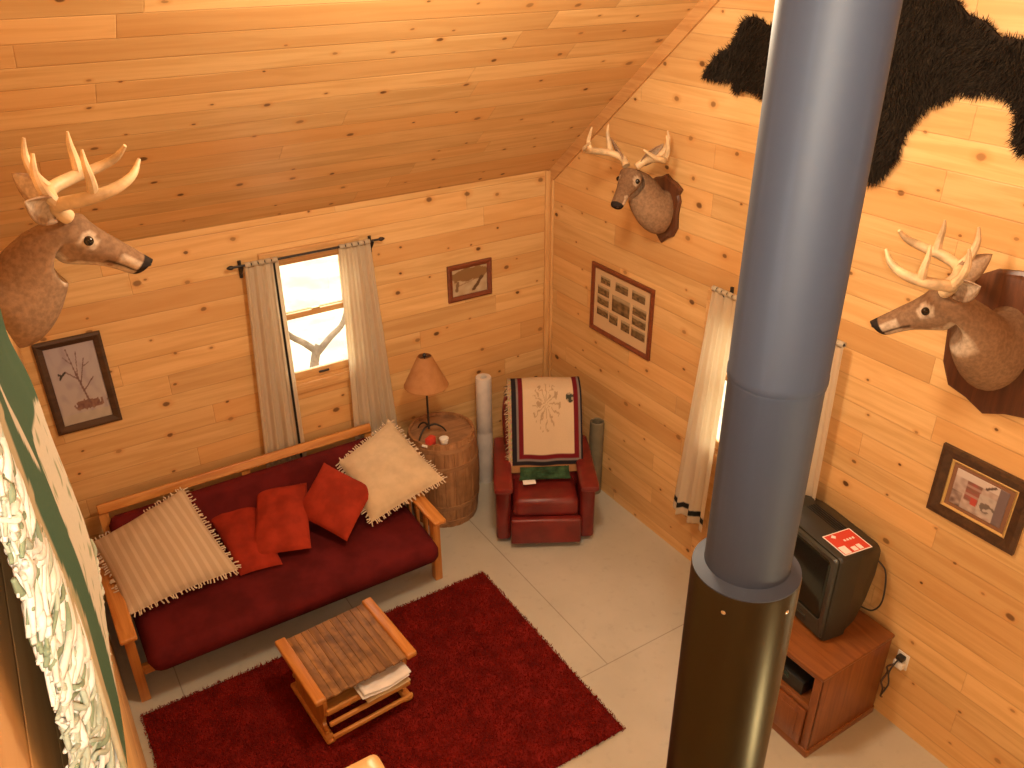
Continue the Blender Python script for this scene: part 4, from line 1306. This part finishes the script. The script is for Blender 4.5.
# CRT television, turned a few degrees
TVL, TVA = V((-.197, -3.171, CH)), math.radians(-9)
t = empty('television', TVL, TVA); tag(t, 'charcoal tube television with a red sticker on top, on the brown cabinet', 'television')
tvm = Matrix.Translation(TVL) @ Matrix.Rotation(TVA, 4, 'Z')
bm = NB()
def rr(x, hy, z0, z1, rad, n=6):
    pts = []
    for cy, cz, a0 in ((hy - rad, z1 - rad, 0), (-hy + rad, z1 - rad, PI / 2), (-hy + rad, z0 + rad, PI), (hy - rad, z0 + rad, 1.5 * PI)):
        for k in range(n + 1):
            a = a0 + PI / 2 * k / n
            pts.append(V((x, cy + rad * math.cos(a), cz + rad * math.sin(a))))
    return pts
loft(bm, [rr(-.205, .317, .012, .612, .025), rr(-.19, .325, .004, .62, .03), rr(-.06, .325, .004, .62, .03), rr(-.055, .317, .014, .612, .03), rr(.02, .31, .06, .605, .04), rr(.10, .285, .16, .575, .05), rr(.18, .245, .28, .53, .05), rr(.19, .225, .30, .51, .05)])
obj('case', bm, M['plastic'], t, local=True, angle=30)
bm = NB()
a = rr(-.206, .307, .025, .602, .02); b = rr(-.222, .299, .035, .594, .02); c = rr(-.212, .265, .125, .56, .03); d = rr(-.202, .26, .13, .555, .03)
loft(bm, [a, b, c, d], cap=False); obj('bezel', bm, M['bezel'], t, local=True, angle=30)
bm = NB()
grid(bm, lambda u, v: V((-.206 - .012 * (1 - (2 * u - 1) ** 2) * (1 - (2 * v - 1) ** 2), -.263 + .526 * u, .127 + .431 * v)), 20, 16)
o = obj('screen', bm, M['screen'], t, local=True); o.modifiers.new('thick', 'SOLIDIFY').thickness = .004
bm = NB(); b2(bm, (-.226, -.17, .05), (-.216, .17, .09), .004); obj('control_flap', bm, M['plastic'], t, local=True)
bm = NB()
for k in range(5):
    b2(bm, (-.04 + k * .016, -.15, .607), (-.034 + k * .016, .15, .614), .001)
obj('vent_ribs', bm, M['plastic_dark'], t, local=True)
bm = NB()
for s in (-1, 1): b2(bm, (-.17, s * .22 - .03, 0), (-.09, s * .22 + .03, .012), .003); b2(bm, (.0, s * .16 - .02, 0), (.05, s * .16 + .02, .12), .003)
obj('feet', bm, M['plastic_dark'], t, local=True)
bm = NB(); b2(bm, (-.163, -.300, .620), (.025, -.125, .6226), .001)
st = obj('sticker', bm, M['redcard'], t, local=True, smooth=False); st['label'] = 'red sticker with white border and print'
bm = NB()
for lo, hi in (((-.166, -.303), (-.160, -.122)), ((.022, -.303), (.028, -.122)), ((-.160, -.303), (.022, -.297)), ((-.160, -.128), (.022, -.122))):
    b2(bm, (*lo, .6206), (*hi, .6232))
b2(bm, (-.154, -.294, .6216), (-.108, -.232, .6234)); b2(bm, (-.088, -.290, .6216), (-.056, -.256, .6234)); b2(bm, (-.046, -.290, .6216), (-.020, -.250, .6234))
prism(bm, [(-.128, -.150, .6216), (-.108, -.133, .6216), (-.094, -.150, .6216), (-.108, -.167, .6216)], (0, 0, .0018))
for k in range(4): b2(bm, (-.078 + k * .020, -.205, .6216), (-.066 + k * .020, -.190, .6234))
obj('sticker_print', bm, M['whiteprint'], st, local=True, smooth=False)
# outlet with adaptor, cords
ou = empty('wall_outlet', (0, -3.703, .492)); tag(ou, 'white wall outlet with plugs on the gable wall beside the cabinet', 'outlet')
bm = NB(); b2(bm, (-.008, -3.74, .435), (0, -3.665, .55), .004); obj('cover_plate', bm, M['white'], ou)
bm = NB(); b2(bm, (-.05, -3.733, .455), (-.008, -3.672, .50), .006); obj('adaptor', bm, M['white'], ou)
bm = NB(); b2(bm, (-.05, -3.725, .508), (-.008, -3.68, .54), .008); obj('plug', bm, M['plastic_dark'], ou)
def cord(label, pts, r, mat, origin):
    bm = NB(); tube(bm, pts, r, 7, 8); tag(obj('power_cord', bm, mat, None, origin=origin), label, 'cord')
cord('dark power cord drooping in a loop behind the television', [tvm @ V((.185, -.235, .42)), (-.025, -3.475, 1.02), (-.022, -3.50, .90), (-.022, -3.50, .78), (-.024, -3.46, .70), (-.022, -3.40, .674), (-.02, -3.36, .668)], .005, M['cord'], (-.02, -3.46, .6))
cord('tan power cord running from the outlet down behind the cabinet', [(-.05, -3.69, .475), (-.07, -3.66, .44), (-.03, -3.65, .36), (-.06, -3.645, .30), (-.03, -3.65, .22), (-.012, -3.64, .14)], .006, M['cord_tan'], (-.03, -3.65, .14))
cord('dark power cord looping from the plug to the floor beside the cabinet', [(-.05, -3.70, .52), (-.08, -3.69, .46), (-.05, -3.67, .37), (-.03, -3.675, .28), (-.06, -3.665, .20), (-.03, -3.66, .16)], .005, M['cord'], (-.03, -3.66, .16))

# ------------------------------------------------------------------ loft newel post
NX, NY = -3.575, -4.60
bm = NB()
hw = .045
rings = []
for z, s in ((0, 1), (2.985, 1), (3.02, .97), (3.04, .85), (3.053, .6), (3.057, .3)):
    r_ = []
    for cx, cy, a0 in ((1, 1, 0), (-1, 1, PI / 2), (-1, -1, PI), (1, -1, 1.5 * PI)):
        for k in range(4):
            a = a0 + PI / 2 * k / 3
            r_.append(V((NX + hw * s * (cx * .7 + .3 * math.cos(a)), NY + hw * s * (cy * .7 + .3 * math.sin(a)), z)))
    rings.append(r_)
loft(bm, rings)
tag(obj('newel_post', bm, M['pale'], None, origin=(NX, NY, 0)), 'pale rounded top of a pine post at the bottom edge', 'post')

# ------------------------------------------------------------------ green throw hung on the left wall
far = [(-3.915, -4.327, 4.20), (-3.900, -4.327, 4.02), (-3.888, -4.327, 3.90), (-3.888, -4.327, 3.834), (-3.877, -4.327, 3.765), (-3.872, -4.327, 3.671), (-3.866, -4.327, 3.583), (-3.864, -4.327, 3.489), (-3.874, -4.327, 3.375), (-3.890, -4.327, 3.254), (-3.907, -4.327, 3.125), (-3.915, -4.327, 3.008), (-3.918, -4.327, 2.845)]
inn = [(-3.915, -4.967, 4.30), (-3.905, -4.967, 4.17), (-3.896, -4.967, 4.06), (-3.893, -4.967, 4.008), (-3.891, -4.967, 3.948), (-3.887, -4.967, 3.897), (-3.885, -4.967, 3.839), (-3.887, -4.967, 3.777), (-3.889, -4.967, 3.699), (-3.892, -4.967, 3.621), (-3.90, -4.967, 3.54), (-3.905, -4.967, 3.46), (-3.91, -4.967, 3.38)]
outr = [(-3.918, -5.027, 4.30), (-3.914, -5.027, 4.17), (-3.906, -5.027, 4.052), (-3.900, -5.027, 3.998), (-3.904, -5.027, 3.935), (-3.907, -5.027, 3.885), (-3.907, -5.027, 3.838), (-3.912, -5.027, 3.782), (-3.914, -5.027, 3.717), (-3.915, -5.027, 3.64), (-3.915, -5.027, 3.56), (-3.915, -5.027, 3.48), (-3.915, -5.027, 3.40)]
FS, IS, OS = catmull(far, 10), catmull(inn, 10), catmull(outr, 10)
def on(c, t):
    i = t * (len(c) - 1); k = min(int(i), len(c) - 2)
    return c[k].lerp(c[k + 1], i - k)
gt = empty('throw_blanket', (XL, -4.65, 2.9)); tag(gt, 'green and white patterned throw with knotted white fringe on the left wall', 'blanket')
GRN, WHT, BEI = (.050, .105, .060), (.58, .53, .43), (.42, .35, .22)
def gf(u, v):
    p = on(FS, v).lerp(on(IS, v), u)
    return p + V((.002 * math.sin(u * 14 + v * 9), 0, 0))
def gcol(u, v):
    n = mnoise.noise(V((u * 5, v * 14, 6))) * .05
    n2 = mnoise.noise(V((u * 16, v * 40, 2)))
    c = GRN
    x = 1 - u
    q = 1.2 * x / (.56 + .64 * x) + n
    w = v + .22 * (1 - q)
    if abs(w - .61) < .25 and q > 1 - .54 * math.sqrt(max(0, 1 - ((w - .61) / .25) ** 2)):
        c = WHT if n2 < .34 else (.27, .30, .20)
    if q < .15 + max(0, w - .58) * .6: c = BEI if n2 < .3 else (.30, .29, .17)
    if w > .84 and .40 < q < .75 and n2 > .15: c = (.40, .42, .30)
    if w < .46 and abs(q - .30 - .9 * (w - .30)) < .07: c = WHT
    if w < .40 and q < .14: c = WHT
    return c
bm = NB(); grid(bm, gf, 60, 160, tint=gcol)
o = obj('throw_cloth', bm, M['cloth'], gt); sm = o.modifiers.new('thick', 'SOLIDIFY'); sm.thickness = .004; sm.offset = -1
bm = NB(); lay = bm.verts.layers.float_color.new('tint')
def strand(pts, r, c):
    n0 = len(bm.verts)
    tube(bm, pts, r, 7, 6)
    bm.verts.ensure_lookup_table()
    for i in range(n0, len(bm.verts)): bm.verts[i][lay] = (*c, 1)
rnd = random.Random(12)
for k in range(430):
    v = rnd.uniform(.02, .95)
    p = on(IS, v); q = on(OS, min(.99, v + rnd.uniform(-.01, .05)))
    c = rnd.choice(((.60, .57, .49), (.54, .51, .43), (.62, .59, .53), (.20, .24, .15), (.34, .36, .27)))
    j = lambda: V((rnd.uniform(-.003, .006), rnd.uniform(-.012, .012), rnd.uniform(-.014, .014)))
    r0 = rnd.uniform(.0010, .0022)
    strand([p + V((.001, .03, 0)), p.lerp(q, .25) + j(), p.lerp(q, .55) + j(), p.lerp(q, .8) + j(), q + j()], [r0, r0 * 1.5, r0 * 1.2, r0 * 1.6, r0 * .8], c)
obj('throw_fringe', bm, M['cloth'], gt, angle=180)
bm = NB(); lay = bm.verts.layers.float_color.new('tint')
for k in range(26):
    v = rnd.uniform(.60, .84)
    p = on(FS, v)
    c = rnd.choice(((.5, .5, .4), (.3, .34, .25), (.62, .58, .48)))
    q = p + V((rnd.uniform(.0, .006), rnd.uniform(.03, .07), rnd.uniform(-.03, .01)))
    strand([p, p.lerp(q, .5) + V((.004, 0, 0)), q], [.003, .004, .003], c)
obj('throw_fringe', bm, M['cloth'], gt, angle=180)
